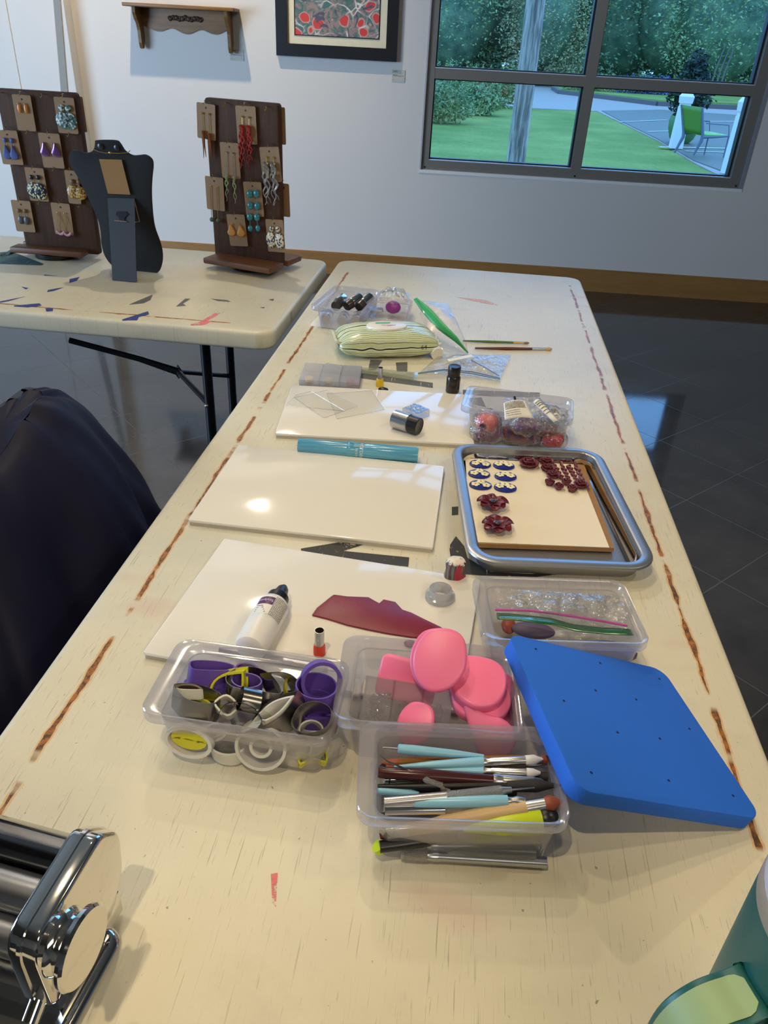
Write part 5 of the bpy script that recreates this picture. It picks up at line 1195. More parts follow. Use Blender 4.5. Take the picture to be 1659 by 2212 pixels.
for i, ((a, b_), lab) in enumerate(((((848, 212), (925, 325)), 'first from the left'), (((900, 195), (955, 310)), 'second from the left'), (((955, 218), (1020, 330)), 'third from the left'), (((1000, 198), (1060, 335)), 'fourth, furthest right'))):
    p0 = at(*Z7(*a), PZ+.003); p1 = at(*Z7(*b_), PZ+.003); d = p1-p0; s_ = Vector((-d.y, d.x, 0)).normalized(); pts = [Vector((0, 0, 0))+d*(k/24)+s_*.0028*math.sin(k*1.15+i)*(0 if (i % 2 and k < 7) else 1) for k in range(25)]
    tag(MB().tube([p0+q_ for q_ in pts], [.0028-.0012*k/24 for k in range(25)], 8).build('clay_strand', M_rose, None, loc=tuple(p0)), 'wavy burgundy clay strand near the tray corner, %s of four' % lab, 'clay piece', 'wavy clay strands in the tray')
def big_flower(px, lab, seed):
    rr = random.Random(seed); p = at(*px, PZ); o = thing('clay_flower', lab, 'clay piece', tuple(p), 0, group='large crimson clay flowers in the tray')
    for k in range(7):
        a = 2*PI*k/7+rr.uniform(-.12, .12)+.3; Ln = .0225*rr.uniform(.9, 1.1); mb = MB()
        def f(u, v, a=a, Ln=Ln):
            w_ = .0100*math.sin(PI*min(1, v*.90+.06))**.55; x = Ln*v; y = (u-.5)*2*w_; z = .004+.007*math.sin(v*PI*.8)+.35*w_*(abs(u-.5)*2)**2
            return (x*math.cos(a)-y*math.sin(a), x*math.sin(a)+y*math.cos(a), z)
        mb.grid(f, 8, 10); mb.build('petal', M_clayd, o, True, solid=.0014)
    cm = MB()
    for k in range(46):
        a = rr.uniform(0, 6.28); r = .0058*rr.random()**.5; cm.tube([(r*.5*math.cos(a), r*.5*math.sin(a), .006), (r*math.cos(a), r*math.sin(a), .0135)], .0005, 5)
    cm.build('stamens', M_silver, o)
big_flower(Z7(408, 520), 'large crimson clay flower with silver centre, the upper one on the left of the tray', 1)
big_flower(Z7(440, 678), 'large crimson clay flower with silver centre, the lower one nearest the tray front', 2)
# ================================================================ ON THE NEAREST TILE
TT = .7502
def Z8(u, v): return (290+.46414*u, 1140+.46414*v)
outc = [(828, 412), (850, 380), (918, 325), (930, 318), (990, 326), (1090, 330), (1140, 358), (1160, 340), (1215, 352), (1248, 388), (1290, 402), (1350, 432), (1425, 468), (1448, 482), (1440, 500), (1360, 520), (1290, 515), (1180, 498), (1080, 478), (990, 458), (900, 430)]
c = at(*Z8(1120, 420), TT); oc_ = [((at(*Z8(u, v), TT)-c).x, (at(*Z8(u, v), TT)-c).y) for u, v in outc]
a_ = sum(oc_[i-1][0]*oc_[i][1]-oc_[i][0]*oc_[i-1][1] for i in range(len(oc_)))
if a_ < 0: oc_ = oc_[::-1]
cs_ = MB().prism(oc_, 0, .0028, None, .0009).build('clay_sheet', M_clay, None, True); cs_.location = (c.x, c.y, TT)
tag(cs_, 'rolled out sheet of crimson polymer clay with ragged edges on the nearest tile', 'clay')
for (u, v, lab) in ((1285, 548, 'small dark red clay scrap between the pink mold box and the clay sheet'),):
    p = at(*Z8(u, v), TT); tag(MB().ball((p.x, p.y, p.z+.003), .006, (1.3, .9, .5), 12).build('clay_scrap', M_clayd, None, loc=tuple(p)), lab, 'clay')
# glue bottle lying on the tile, cap pointing away
gp0 = at(545, 1392, TT+.018); gp1 = at(614, 1268, TT+.018)
gd = (gp1-gp0); gl_ = .122; gx = gd.normalized()
go = bpy.data.objects.new('glue_bottle', None); COL.objects.link(go); go.empty_display_size = .02
gR = gx.to_track_quat('Z', 'Y').to_matrix().to_4x4(); go.matrix_world = Matrix.Translation(gp0-gx*.010) @ gR
tag(go, 'white squeeze bottle with black nozzle cap lying on the nearest tile', 'bottle')
GL = (gp1-gp0).length+.012; rB = .0185
MB().lathe([(.0, .000), (.012, .0), (.0165, .003), (rB, .010), (rB, GL*.62), (.0170, GL*.68), (.0125, GL*.72), (.0105, GL*.73)], None, 32).build('bottle', mat('bottle_white', (228, 226, 224), .35, sss=.3), go)
MB().lathe([(.0120, GL*.72), (.0135, GL*.725), (.0132, GL*.80), (.0095, GL*.83), (.0085, GL*.87), (.0070, GL*.94), (.0035, GL*.99), (.0, GL)], None, 28).build('nozzle_cap', M_blk, go)
def wrap(bd, r, z0, parent, name, m, ang0, size, flip=0, sx=1):
    mb = MB().text(bd, size, Matrix.Identity(4))
    vs = []
    for v in mb.v: a = ang0+v.x*sx/r; vs.append(Vector((r*math.cos(a), r*math.sin(a), z0+v.y)))
    mb.v = vs; return mb.build(name, m, parent, False)
mi = go.matrix_world.inverted(); cl = mi @ CAM; AC = math.atan2(cl.y, cl.x)     # angle facing the camera
def patch(a0, a1, z0, z1, r, m, nm, parent):
    return MB().grid(lambda u, v: (r*math.cos(a0+(a1-a0)*u), r*math.sin(a0+(a1-a0)*u), z0+(z1-z0)*v), 12, 2).build(nm, m, parent)
patch(AC-1.15, AC+1.35, GL*.36, GL*.64, rB+.0002, mat('label_white', (236, 232, 224), .5), 'label', go)
upl = mi.to_3x3() @ Vector((0, 0, 1)); 
side = 1 if (mi.to_3x3() @ Vector((-1, 0, 0))).dot(Vector((-math.sin(AC), math.cos(AC), 0))) > 0 else -1
lc = AC+side*.62; rc = AC-side*.42
patch(lc-.52, lc+.52, GL*.50, GL*.61, rB+.0004, mat('label_purple', (92, 38, 92), .4), 'purple_panel', go)
tx = MB().text('Sculpey', .0058, Matrix.Identity(4)); tx.v = [Vector(((rB+.0007)*math.cos(lc-side*v.x*-1/rB), (rB+.0007)*math.sin(lc-side*v.x*-1/rB), GL*.555-v.y)) for v in tx.v]; tx.build('brand_text', M_white, go, False)
tl_ = MB()
for k in range(15):
    zz = GL*.365+k*GL*.0185; r_ = rB+.0006; n_ = 9; rr = random.Random(k)
    for j_ in range(n_):
        a0 = rc-.50+1.0*j_/n_; a1 = a0+1.0/n_*rr.uniform(.6, .95)
        tl_.add([(r_*math.cos(a), r_*math.sin(a), z) for a, z in ((a0, zz), (a1, zz), (a1, zz+.0009), (a0, zz+.0009))], [(0, 1, 2, 3)])
for k in range(4):
    zz = GL*.38+k*GL*.028; a0 = lc-.4; tl_.add([((rB+.0006)*math.cos(a), (rB+.0006)*math.sin(a), z) for a, z in ((a0, zz), (a0+.7-.1*k, zz), (a0+.7-.1*k, zz+.0010), (a0, zz+.0010))], [(0, 1, 2, 3)])
tl_.build('small_print', mat('print_brown', (84, 74, 62), .7), go, False)
# little red cutter standing up
def up_cutter(px, z, lab, m, r=.0068, hb=.014, ht=.020, rt=.0054):
    p = at(*px, z); o = thing('tube_cutter', lab, 'cutter', tuple(p))
    MB().lathe([(r, 0), (r, hb*.7), (r*.88, hb), (rt*.8, hb), (rt*.8, 0)], None, 24, False).build('collar', m, o)
    MB().lathe([(rt, hb*.6), (rt, hb+ht), (rt-.0005, hb+ht), (rt-.0005, hb*.6)], None, 24, False).build('tube', M_silver, o); return o
up_cutter((690, 1412), TT, 'small steel tube cutter with a red collar standing on the nearest tile', M_redp)
# clay stub
p = at(980, 1256, TZ); o = thing('clay_stub', 'upright stub of marbled grey, white and red clay at the corner of the nearest tile', 'clay', tuple(p))
def marb():
    m, t, out = nt('marbled_clay'); L = t.links; b = N(t, 'BsdfPrincipled'); wv = N(t, 'TexWave'); wv.inputs['Scale'].default_value = 50; wv.inputs['Distortion'].default_value = 9; wv.inputs['Detail'].default_value = 2; wv.inputs['Detail Scale'].default_value = 1.4
    L.new(MAP(t, OBJ(t), (1, 1, .25)), wv.inputs['Vector']); c = MIX(t, wv.outputs['Fac'], lin((70, 58, 60)), lin((128, 116, 116)))
    c = MIX(t, RAMP(t, NOI(t, MAP(t, OBJ(t), (1, 1, .3)), 60, 3), .54, .58), c, lin((168, 40, 62)))
    sp = N(t, 'SeparateXYZ'); L.new(OBJ(t), sp.inputs[0]); n = NOI(t, OBJ(t), 260, 3)
    c = MIX(t, MT(t, 'GREATER_THAN', MT(t, 'ADD', sp.outputs[2], MT(t, 'MULTIPLY', n, .020)), .043), c, lin((226, 214, 196)))
    L.new(c, b.inputs['Base Color']); b.inputs['Roughness'].default_value = .45; L.new(b.outputs[0], out.inputs[0]); return m
mb = MB(); n_ = 26
def stub(u, v):
    a = 2*PI*u; r = [.0125, .0138, .0130, .0112, .0118, .0124, .0108, .004][int(round(v*7))]; k = 1+.10*math.sin(2*a+1)+.05*math.sin(5*a+v*4)
    return (r*k*math.cos(a), r*k*math.sin(a), [0, .004, .012, .020, .026, .031, .035, .0372][int(round(v*7))])
mb.grid(stub, n_, 7); mb.add([stub(i/n_, 1) for i in range(n_)], [tuple(range(n_))]); mb.build('stub', marb(), o, True, sub=1)
p = at(950, 1292, TT); o = thing('ring_cutter', 'clear round ring cutter standing beside the marbled clay stub', 'cutter', tuple(p))
MB().lathe([(.0165, 0), (.0185, .001), (.0185, .006), (.0150, .007), (.0140, .015), (.0118, .015), (.0118, 0), (.0165, 0)], None, 36, False).build('ring', clear('milky_ring', (236, 236, 238), .55, (214, 214, 216), 1.2, .1), o)
# silver knife behind the cutter box
a_, b_ = at(470, 1406, .768), at(735, 1452, .768); o = bpy.data.objects.new('craft_knife', None); COL.objects.link(o); d = b_-a_; a_.z = .7545; b_.z = .7545; a_ = at(474, 1404, .7545); b_ = at(706, 1443, .7545); d = b_-a_
o.matrix_world = Matrix.Translation(a_) @ d.to_track_quat('Z', 'Y').to_matrix().to_4x4(); tag(o, 'silver knurled craft knife lying on the nearest tile behind the cutter box', 'knife')
l = d.length
for nm, m_, pr in (('tip_cap', M_silver, [(0, .0030), (.02, .0036), (.22, .0040)]), ('grip', M_knurl, [(.22, .0044), (.60, .0044)]), ('handle', M_silver, [(.60, .0040), (.88, .0042)]), ('end_cap', M_clearb, [(.88, .005), (1, .0048)])): MB().lathe([(r, t*l) for t, r in pr], None, 16).build(nm, m_, o)
# ================================================================ CRUMPLED FILM
def crumple(pts, bulge, amp, seed=1, nu=26, nv=22, fr=40):
    a, b_, c_, d_ = [Vector(p) for p in pts]; n = (b_-a).cross(d_-a).normalized()
    if n.z < 0: n = -n
    def f(u, v):
        p = (a*(1-u)+b_*u)*(1-v)+(d_*(1-u)+c_*u)*v; q = p*fr+Vector((seed*7.3, seed, 0))
        w_ = abs(mnoise.noise(q))*1.6-.4+.6*mnoise.noise(q*2.1)
        return p+n*(bulge*4*math.sin(PI*u)*math.sin(PI*v)*.5/2+amp*w_*min(1, 6*u*(1-u))*min(1, 6*v*(1-v)))
    return MB().grid(f, nu, nv)
def flap(pts, r=.0012): return MB().tube(pts, r, 6)
# bags in the rear box
def Z9(u, v): return (1000+.25316*u, 1230+.25316*v)
o = thing('zip_bag', 'crumpled clear zip bag with green zipper strip, in the box behind the foam pad', 'bag', tuple(at(1210, 1350, .76)))
Oi = Vector(o.location)
def loc_(pts): return [Vector(p)-Oi for p in pts]
crumple(loc_([at(*Z9(280, 160), .800), at(*Z9(1440, 230), .800), at(*Z9(1460, 560), .776), at(*Z9(270, 400), .776)]), .022, .013, 3, 44, 30, 55).build('film', M_bag, o, True, sub=0)
crumple(loc_([at(*Z9(380, 500), .760), at(*Z9(1440, 540), .765), at(*Z9(1440, 690), .750), at(*Z9(400, 600), .750)]), .008, .008, 8, 30, 16, 70).build('film', M_bag, o)
zs = MB(); zp = [at(*Z9(*q), z) for q, z in (((288, 398), .790), ((420, 405), .792), ((600, 425), .795), ((760, 445), .796), ((960, 500), .790), ((1200, 525), .784), ((1440, 535), .780))]
zp = loc_(zp); zs.grid(lambda u, v: tuple((lambda i, f_: zp[i]*(1-f_)+zp[min(i+1, 6)]*f_+Vector((0, -.014*(v-.5)*2*.55, .004*(v-.5))))(min(5, int(u*6)), u*6-min(5, int(u*6)))), 24, 3); zs.build('zipper_strip', clear('green_strip', (60, 190, 110), .55, (40, 150, 80), 1.4, .15), o, True, solid=.0012)
flap(loc_([at(*Z9(275, 345), .792), at(*Z9(560, 350), .795), at(*Z9(800, 380), .796), at(*Z9(1180, 440), .788), at(*Z9(1400, 480), .784)]), .0013).build('magenta_seam', M_magenta, o)
p = at(*Z9(390, 480), .758); tag(MB().ball(tuple(p), .011, (.8, 1.2, .6), 12).build('clay_lump', mat('brick_clay', (150, 62, 44), .5), None, loc=tuple(p)), 'brick red clay lump at the left end of the box with zip bags', 'clay')
for (u, v, z, r, lab) in ((1250, 700, .754, .020, 'purple grey clay disc low in the box with zip bags, nearest the front wall'), (600, 520, .762, .016, 'dull purple clay piece in the middle of the box with zip bags')):
    p = at(*Z9(u, v), z); tag(MB().ball(tuple(p), r, (1.6, .8, .42), 18).build('clay_lump', MATS.get('purple_grey_clay') or mat('purple_grey_clay', (92, 76, 100), .5), None, loc=tuple(p)), lab, 'clay')
# ================================================================ BOX OF CELLOPHANE WRAPPED CLAY
def Z10(u, v): return (1000+.15672*u, 840+.15672*v)
def packet(px, z, L_, r, rz, m, lab, labelm=None):
    p = at(*Z10(*px), z); o = thing('clay_packet', lab, 'clay', tuple(p), rz, group='wrapped clay packets in the box behind the tray')
    def f(u, v):
        a = 2*PI*v; x = (u-.5)*L_; e = (1-abs(2*u-1)**5); rr_ = r*(.35+.65*e); s_ = 1+.18*mnoise.noise(Vector((x*60, math.cos(a)*2, math.sin(a)*2+px[0])))
        return (x, rr_*math.cos(a)*s_, rr_*math.sin(a)*s_*.85)
    MB().grid(f, 20, 16).build('clay', m, o)
    def g(u, v):
        a = 2*PI*v; x = (u-.5)*L_*1.35; e = (1-abs(2*u-1)**3); rr_ = r*(.30+.85*e); s_ = 1+.35*abs(mnoise.noise(Vector((x*110, math.cos(a)*3, math.sin(a)*3+px[0]))))
        return (x, rr_*math.cos(a)*s_*1.05, rr_*math.sin(a)*s_)
    MB().grid(g, 26, 20).build('wrapper', M_bag, o)
    return o
M_cp = [mat('berry_clay', (150, 40, 90), .35, var=.3, scale=40), mat('plum_clay', (120, 62, 120), .4, var=.25, scale=40), mat('coral_clay', (214, 96, 96), .4, var=.2), mat('raspberry_clay', (190, 36, 62), .35, var=.3, scale=50)]
pk = packet((790, 620), .760, .062, .017, -.12, M_cp[0], 'berry red wrapped clay cylinder with a purple label, front middle of the clay box')
def banded():
    m, t, out = nt('berry_label'); L = t.links; b = N(t, 'BsdfPrincipled'); sp = N(t, 'SeparateXYZ'); L.new(OBJ(t), sp.inputs[0]); n = NOI(t, MAP(t, OBJ(t), (60, 1, 1)), 1, 1)
    L.new(MIX(t, RAMP(t, n, .42, .55), lin((150, 30, 60)), lin((92, 44, 120))), b.inputs['Base Color']); b.inputs['Roughness'].default_value = .3; L.new(b.outputs[0], out.inputs[0]); return m
MB().grid(lambda u, v: ((u-.5)*.052, .0178*math.cos(2*PI*v), .0172*math.sin(2*PI*v)*.95), 10, 24).build('label_sleeve', banded(), pk)
MB().text('Sculpey', .007, Matrix.Translation((.008, -.0125, .0122)) @ Matrix.Rotation(math.radians(48), 4, 'X') @ Matrix.Rotation(PI/2, 4, 'Z')).build('brand_text', M_white, pk, False)
packet((330, 470), .778, .036, .020, 1.2, M_cp[2], 'coral pink wrapped clay block at the left end of the clay box')
packet((340, 590), .762, .046, .019, .1, M_cp[1], 'plum wrapped clay at the front left of the clay box')
packet((1230, 690), .758, .040, .018, -.3, M_cp[3], 'raspberry wrapped clay at the front right of the clay box')
packet((900, 500), .785, .050, .015, .15, M_cp[1], 'plum wrapped clay under the printed label, middle of the clay box')
packet((1150, 520), .780, .040, .015, .3, M_cp[0], 'berry wrapped clay under the crumpled film at the right of the clay box')
o = thing('wrapper_film', 'crumpled clear cellophane with printed labels heaped over the clay box', 'wrapper', tuple(at(1130, 890, .80))); Oi = Vector(o.location)
crumple(loc_([at(*Z10(560, 130), .822), at(*Z10(1060, 120), .822), at(*Z10(1480, 480), .800), at(*Z10(540, 520), .800)]), .010, .012, 5, 40, 30, 60).build('film', M_bag, o)
crumple(loc_([at(*Z10(980, 160), .815), at(*Z10(1520, 300), .810), at(*Z10(1480, 640), .785), at(*Z10(1000, 560), .790)]), .010, .014, 9, 30, 24, 60).build('film', M_bag, o)
def labelquad(px, z, nm, lines, par, bars=None):
    q = [at(*Z10(*s_), zz) for s_, zz in zip(px, z)]; q = loc_(q); a, b_, c_, d_ = q
    f = lambda u, v, h=0: (a*(1-u)+b_*u)*(1-v)+(d_*(1-u)+c_*u)*v+Vector((0, -.25, 1)).normalized()*(.004*math.sin(PI*u)+h)
    e = MB().grid(lambda u, v: f(u, v), 8, 6).build(nm, M_paper, par, True, solid=.0003); t_ = MB(); rr = random.Random(len(lines))
    for (v, ln, th) in lines:
        n_ = int(14*ln)+1
        for k in range(n_):
            u0 = .05+.9*ln*k/n_; u1 = u0+.9*ln/n_*rr.uniform(.55, .95); t_.add([f(u0, v, .0008), f(u1, v, .0008), f(u1, v+th, .0008), f(u0, v+th, .0008)], [(0, 1, 2, 3)])
    for (u0, u1, v0, v1) in (bars or []): t_.add([f(u0, v0, .0008), f(u1, v0, .0008), f(u1, v1, .0008), f(u0, v1, .0008)], [(0, 1, 2, 3)])
    t_.build('print', M_ink, e, False)
labelquad([(560, 195), (860, 165), (985, 410), (575, 430)], (.832, .832, .812, .812), 'printed_label', [(v, .92, .032) for v in (.06, .13, .20, .27, .34, .41)]+[(v, .6, .026) for v in (.56, .68, .8)], o)
labelquad([(965, 185), (1060, 150), (1330, 455), (1250, 465)], (.826, .826, .806, .806), 'printed_strip', [(v, .85, .03) for v in (.08, .16, .24, .36, .48, .6)], o)
labelquad([(1195, 270), (1320, 320), (1365, 420), (1250, 400)], (.812, .812, .804, .804), 'barcode_label', [(.85, .7, .06)], o, [(.05+.06*k, .05+.06*k+.03*(1+k % 2)*.6, .05, .6) for k in range(15)])
flap(loc_([at(*Z10(712, 112), .836), at(*Z10(728, 175), .833)]), .0022).build('black_tab', M_blk, o)
# ================================================================ BLUE TUBE, JAR, GLASS SQUARES
a_ = at(645, 962, .756); b_ = at(903, 984, .756); d = b_-a_; l = d.length
o = bpy.data.objects.new('brush_tube', None); COL.objects.link(o); o.matrix_world = Matrix.Translation(a_) @ d.to_track_quat('Z', 'Y').to_matrix().to_4x4(); tag(o, 'translucent blue plastic tube holder lying between the middle and back tiles', 'tube')
def bluetube():
    m, t, out = nt('blue_tube'); L = t.links; b = N(t, 'BsdfPrincipled'); n = NOI(t, MAP(t, OBJ(t), (1, 1, .02)), 160, 2)
    L.new(MIX(t, RAMP(t, n, .35, .65), lin((56, 144, 188)), lin((116, 190, 218))), b.inputs['Base Color']); b.inputs['Roughness'].default_value = .2; b.inputs['Alpha'].default_value = .88; L.new(b.outputs[0], out.inputs[0]); return m
M_bt = bluetube()
MB().lathe([(.0120, 0), (.0128, .002), (.0128, l*.42)], None, 28).build('tube_body', M_bt, o)
MB().lathe([(.0136, l*.41), (.0142, l*.42), (.0142, l*.45), (.0132, l*.46), (.0132, l*.57), (.0138, l*.58), (.0136, l*.985), (.0128, l)], None, 28).build('tube_cap', M_bt, o)
mi = o.matrix_world.inverted(); cl = mi @ CAM; AC2 = math.atan2(cl.y, cl.x)
for bd, sz, dz, da in (('HOLDER', .0075, .535, -.05), ('BRUSH', .005, .495, .3)):
    t_ = MB().text(bd, sz, Matrix.Identity(4)); t_.v = [Vector(((.0136)*math.cos(AC2+da+v.x/.0136), (.0136)*math.sin(AC2+da+v.x/.0136), l*dz-v.y)) for v in t_.v]; t_.build('lettering', mat('lettering_white', (220, 228, 232), .5) if 'lettering_white' not in MATS else MATS['lettering_white'], o, False)
t_ = MB()
for k in range(5):
    a0 = AC2-.9+k*.1; t_.add([(.0135*math.cos(a), .0135*math.sin(a), z) for a, z in ((a0, l*.47), (a0+.03, l*.47), (a0+.03, l*.56), (a0, l*.56))], [(0, 1, 2, 3)])
t_.build('small_print', MATS['lettering_white'], o, False)
p = at(958, 990, TZ)
# silver jar with black lid
TT3 = .7502
ja = at(851, 904, TT3+.017); jb_ = at(905, 921, TT3+.017); d = jb_-ja; l = d.length*1.02; o = bpy.data.objects.new('metal_jar', None); COL.objects.link(o)
o.matrix_world = Matrix.Translation(ja) @ d.to_track_quat('Z', 'Y').to_matrix().to_4x4(); tag(o, 'shiny silver jar with a black screw lid lying on its side on the back tile', 'jar')
MB().lathe([(.0145, 0), (.0165, .0015), (.0165, l*.60), (.014, l*.64)], None, 32).build('jar_body', M_silver, o); MB().lathe([(.0146, l*.62), (.0152, l*.63), (.0152, l*.99), (.0142, l*1.0), (.0120, l*.985)], None, 32).build('lid', M_blk, o)
c, a_, w_, h_ = rectpx([(893, 868), (938, 893), (905, 912), (858, 884)], .765); o = thing('glitter_case', 'small square clear case of silver leaf on the back tile behind the silver jar', 'case', tuple(at(898, 897, TT3)), math.radians(-38))
MB().prism(rrect(-.0185, -.0185, .0185, .0185, .002, 2), 0, .013).build('case_body', M_clearb, o, False)
rr = random.Random(4); g_ = MB()
for k in range(70): x, y = rr.uniform(-.016, .016), rr.uniform(-.016, .016); g_.ball((x, y, .0136), .0022, (1+rr.random(), 1, .3), 6)
tag(g_.build('silver_flakes', M_silver, o), None, kind='stuff')
for px, lab, dz in (([(706, 852), (803, 845), (830, 886), (728, 906)], 'clear acrylic square on the back tile, lowest and furthest right of three', 0), ([(636, 862), (706, 846), (773, 880), (700, 906)], 'clear acrylic square on the back tile, middle one of three, turned like a diamond', .0016), ([(640, 858), (672, 850), (745, 893), (618, 880)], 'clear acrylic square on the back tile, leftmost of three', .0032)):
    c = at(sum(x for x, y in px)/4, sum(y for x, y in px)/4, TT3); o_ = outpx(px, TT3, c); a_ = sum(o_[i-1][0]*o_[i][1]-o_[i][0]*o_[i-1][1] for i in range(4)); o_ = o_ if a_ > 0 else o_[::-1]
    e = thing('acrylic_square', lab, 'acrylic square', (c.x, c.y, TT3+dz), group='clear acrylic squares on the back tile')
    MB().prism(o_, .0001, .0014).build('sheet', clear('acrylic_sheet', (253, 253, 252), .04, (236, 234, 228), .22, .05) if 'acrylic_sheet' not in MATS else MATS['acrylic_sheet'], e, False)
    MB().tube([(x, y, .0014) for x, y in o_], .0005, 5, True).build('edge', M_clearb, e)
# ================================================================ MIDDLE OF THE TABLE
p = at(977, 846, TZ); o = thing('paint_bottle', 'small dark glass bottle with a black screw cap standing behind the back tile', 'bottle', tuple(p))
hb = aty(977, 790, p.y).z-TZ
MB().lathe([(.0125, 0), (.0140, .002), (.0140, hb*.58), (.012, hb*.64), (.0095, hb*.67)], None, 28).build('bottle', mat('brown_black_glass', (42, 38, 34), .15), o)
MB().lathe([(.0122, hb*.64), (.0128, hb*.66), (.0128, hb*.97), (.012, hb), (.009, hb*.985)], None, 28).build('cap', M_blk, o)
up_cutter((820, 834), TZ, 'small steel tube cutter with a yellow collar standing behind the back tile', M_yelp, .0078, .016, .024, .0052)
p = at(828, 841, TZ+.004); tag(MB().ball(tuple(p), .0075, (1.4, .9, .55), 14).build('black_cap', M_blk, None, loc=tuple(p)), 'tiny black cap lying at the foot of the yellow collared cutter', 'cap')
# bead organiser
c, a_, w_, h_ = rectpx([(655, 790), (780, 797), (778, 836), (650, 828)], .752); o = thing('bead_case', 'clear three compartment case with yellow and red beads behind the back tile', 'case', (c.x, c.y, TZ), a_)
casebox(w_, h_, .018, 3).build('case_body', M_clear, o, False); 
for ch in o.children: ch.location.z = .009
for k in range(3): x = -w_/2+w_/3*(k+.5); MB().prism(rrect(x-w_/6+.001, -h_/2+.001, x+w_/6-.001, h_/2-.001, .003, 3), .018, .0195).build('compartment_lid', M_clear, o)
for k, (x, mm, lab) in enumerate(((-.37, M_yelp, 'yellow bead in the left compartment of the bead case'), (-.03, M_yelp, 'yellow bead in the middle compartment of the bead case'), (.33, M_cp[3], 'red bead in the right compartment of the bead case'), (.44, mat('pink_bead', (226, 130, 160), .3), 'pink bead beside the red one in the bead case'))):
    q_ = c+Vector((math.cos(a_), math.sin(a_), 0))*x*w_+Vector((-math.sin(a_), math.cos(a_), 0))*(-h_*.12); r = .0080 if k < 3 else .0055
    tag(MB().lathe([(r*.5, 0), (r, r*.15), (r, r*1.2), (r*.5, r*1.4)], TR((q_.x, q_.y, TZ+.0020)), 16).build('bead', mm, None, loc=(q_.x, q_.y, TZ)), lab, 'bead', 'beads in the clear case')
def strip(pa_, pb_, wd, z, m, nm, lab, cat):
    p0, p1 = at(*pa_, z), at(*pb_, z); d = (p1-p0); L_ = d.length; o = MB().prism(rrect(0, -wd/2, L_, wd/2, .001, 2), 0, .0045).build(nm, m, None, False); o.location = (p0.x, p0.y, TZ+z-TZ); o.rotation_euler = (0, 0, math.atan2(d.y, d.x)); return tag(o, lab, cat)
strip((703, 790), (898, 823), .014, TZ+.0006, M_acryl, 'acrylic_strip', 'clear acrylic strip lying under the wipes pack, nearer the bead case', 'acrylic strip')
strip((780, 800), (902, 812), .016, TZ+.0056, M_acryl, 'acrylic_strip', 'clear acrylic strip lying across the other strip behind the yellow cutter', 'acrylic strip')
# brushes on the table
def lying(pa_, pb_, segs, lab, z=.7435):
    a_, b_ = at(*pa_, z), at(*pb_, z); d = b_-a_; l = d.length; o = bpy.data.objects.new('paint_brush', None); COL.objects.link(o); o.matrix_world = Matrix.Translation(a_) @ d.to_track_quat('Z', 'Y').to_matrix().to_4x4(); tag(o, lab, 'brush')
    for nm, m_, pr in segs: MB().lathe([(r, t*l) for t, r in pr], None, 12).build(nm, m_, o)
lying((1000, 736), (1143, 741), [('handle', mat('olive_lacquer', (84, 116, 40), .3), [(0, .0018), (.4, .0030), (.76, .0026)]), ('ferrule', M_gold, [(.76, .0026), (.92, .0022)]), ('bristles', M_kraft, [(.92, .0024), (.97, .003), (1, .0014)])], 'olive green handled paint brush lying on the far half of the table')
lying((1026, 752), (1192, 754), [('handle', mat('red_brown_lacquer', (92, 40, 26), .3), [(0, .0020), (.4, .0036), (.74, .0030)]), ('ferrule', M_silver, [(.74, .0030), (.92, .0028)]), ('bristles', mat('pale_bristle', (196, 172, 140), .8), [(.92, .0034), (.96, .0048), (1, .0020)])], 'red brown handled paint brush just below the olive one on the table')
# wipes pack
WA = at(752, 762, TZ); WB_ = at(948, 752, TZ); d = WB_-WA; wa = math.atan2(d.y, d.x)-.02; WL_ = d.length
wc = (at(735, 770, TZ)+at(948, 765, TZ))/2; wc = at(833, 748, TZ+.012); HW = .058; DW = .118; WL_ = .222; wa = math.radians(17)
o = thing('wipes_pack', 'soft green striped pack of baby wipes with an oval white lid', 'wipes pack', (wc.x, wc.y, TZ), wa)
def wipesmat():
    m, t, out = nt('striped_wrap'); L = t.links; b = N(t, 'BsdfPrincipled'); sp = N(t, 'SeparateXYZ'); L.new(OBJ(t), sp.inputs[0])
    n = MT(t, 'MULTIPLY_ADD', NOI(t, MAP(t, OBJ(t), (1, 1, 1)), 18, 1), .9, -.45)
    at_ = N(t, 'Attribute'); at_.attribute_name = 'stripe'
    f = MT(t, 'FRACT', MT(t, 'ADD', MT(t, 'MULTIPLY', at_.outputs['Fac'], 34), n))
    c = MIX(t, MT(t, 'GREATER_THAN', f, .45), lin((236, 234, 212)), lin((200, 216, 166)))
    c = MIX(t, MT(t, 'LESS_THAN', MT(t, 'ABSOLUTE', MT(t, 'SUBTRACT', f, .2)), .10), c, lin((34, 52, 44)))
    L.new(c, b.inputs['Base Color']); b.inputs['Roughness'].default_value = .25; L.new(b.outputs[0], out.inputs[0]); return m
def pack(u, v):
    x = (u-.5)*2; a = 2*PI*v; e = (1-abs(x)**4.5); hh = HW/2*max(.05, e)**.55; dd = DW/2*(.80+.20*max(0, e)**.5) if abs(x) < .97 else DW/2*.74
    ca, sa = math.cos(a), math.sin(a); p_ = .55; y = dd*math.copysign(abs(ca)**p_, ca); z = hh*math.copysign(abs(sa)**p_, sa)
    w_ = .0022*mnoise.noise(Vector((x*5, y*40, z*40)))*(1 if abs(x) < .9 else .3)+.0020*math.sin(a*9)*abs(x)**6
    return (x*WL_/2, y+w_, HW/2+z+w_*.8)
wr = MB().grid(pack, 48, 64).build('wrap', wipesmat(), o)
sa = wr.data.attributes.new('stripe', 'FLOAT', 'POINT')
for i in range(49*65): sa.data[i].value = (i % 65)/64
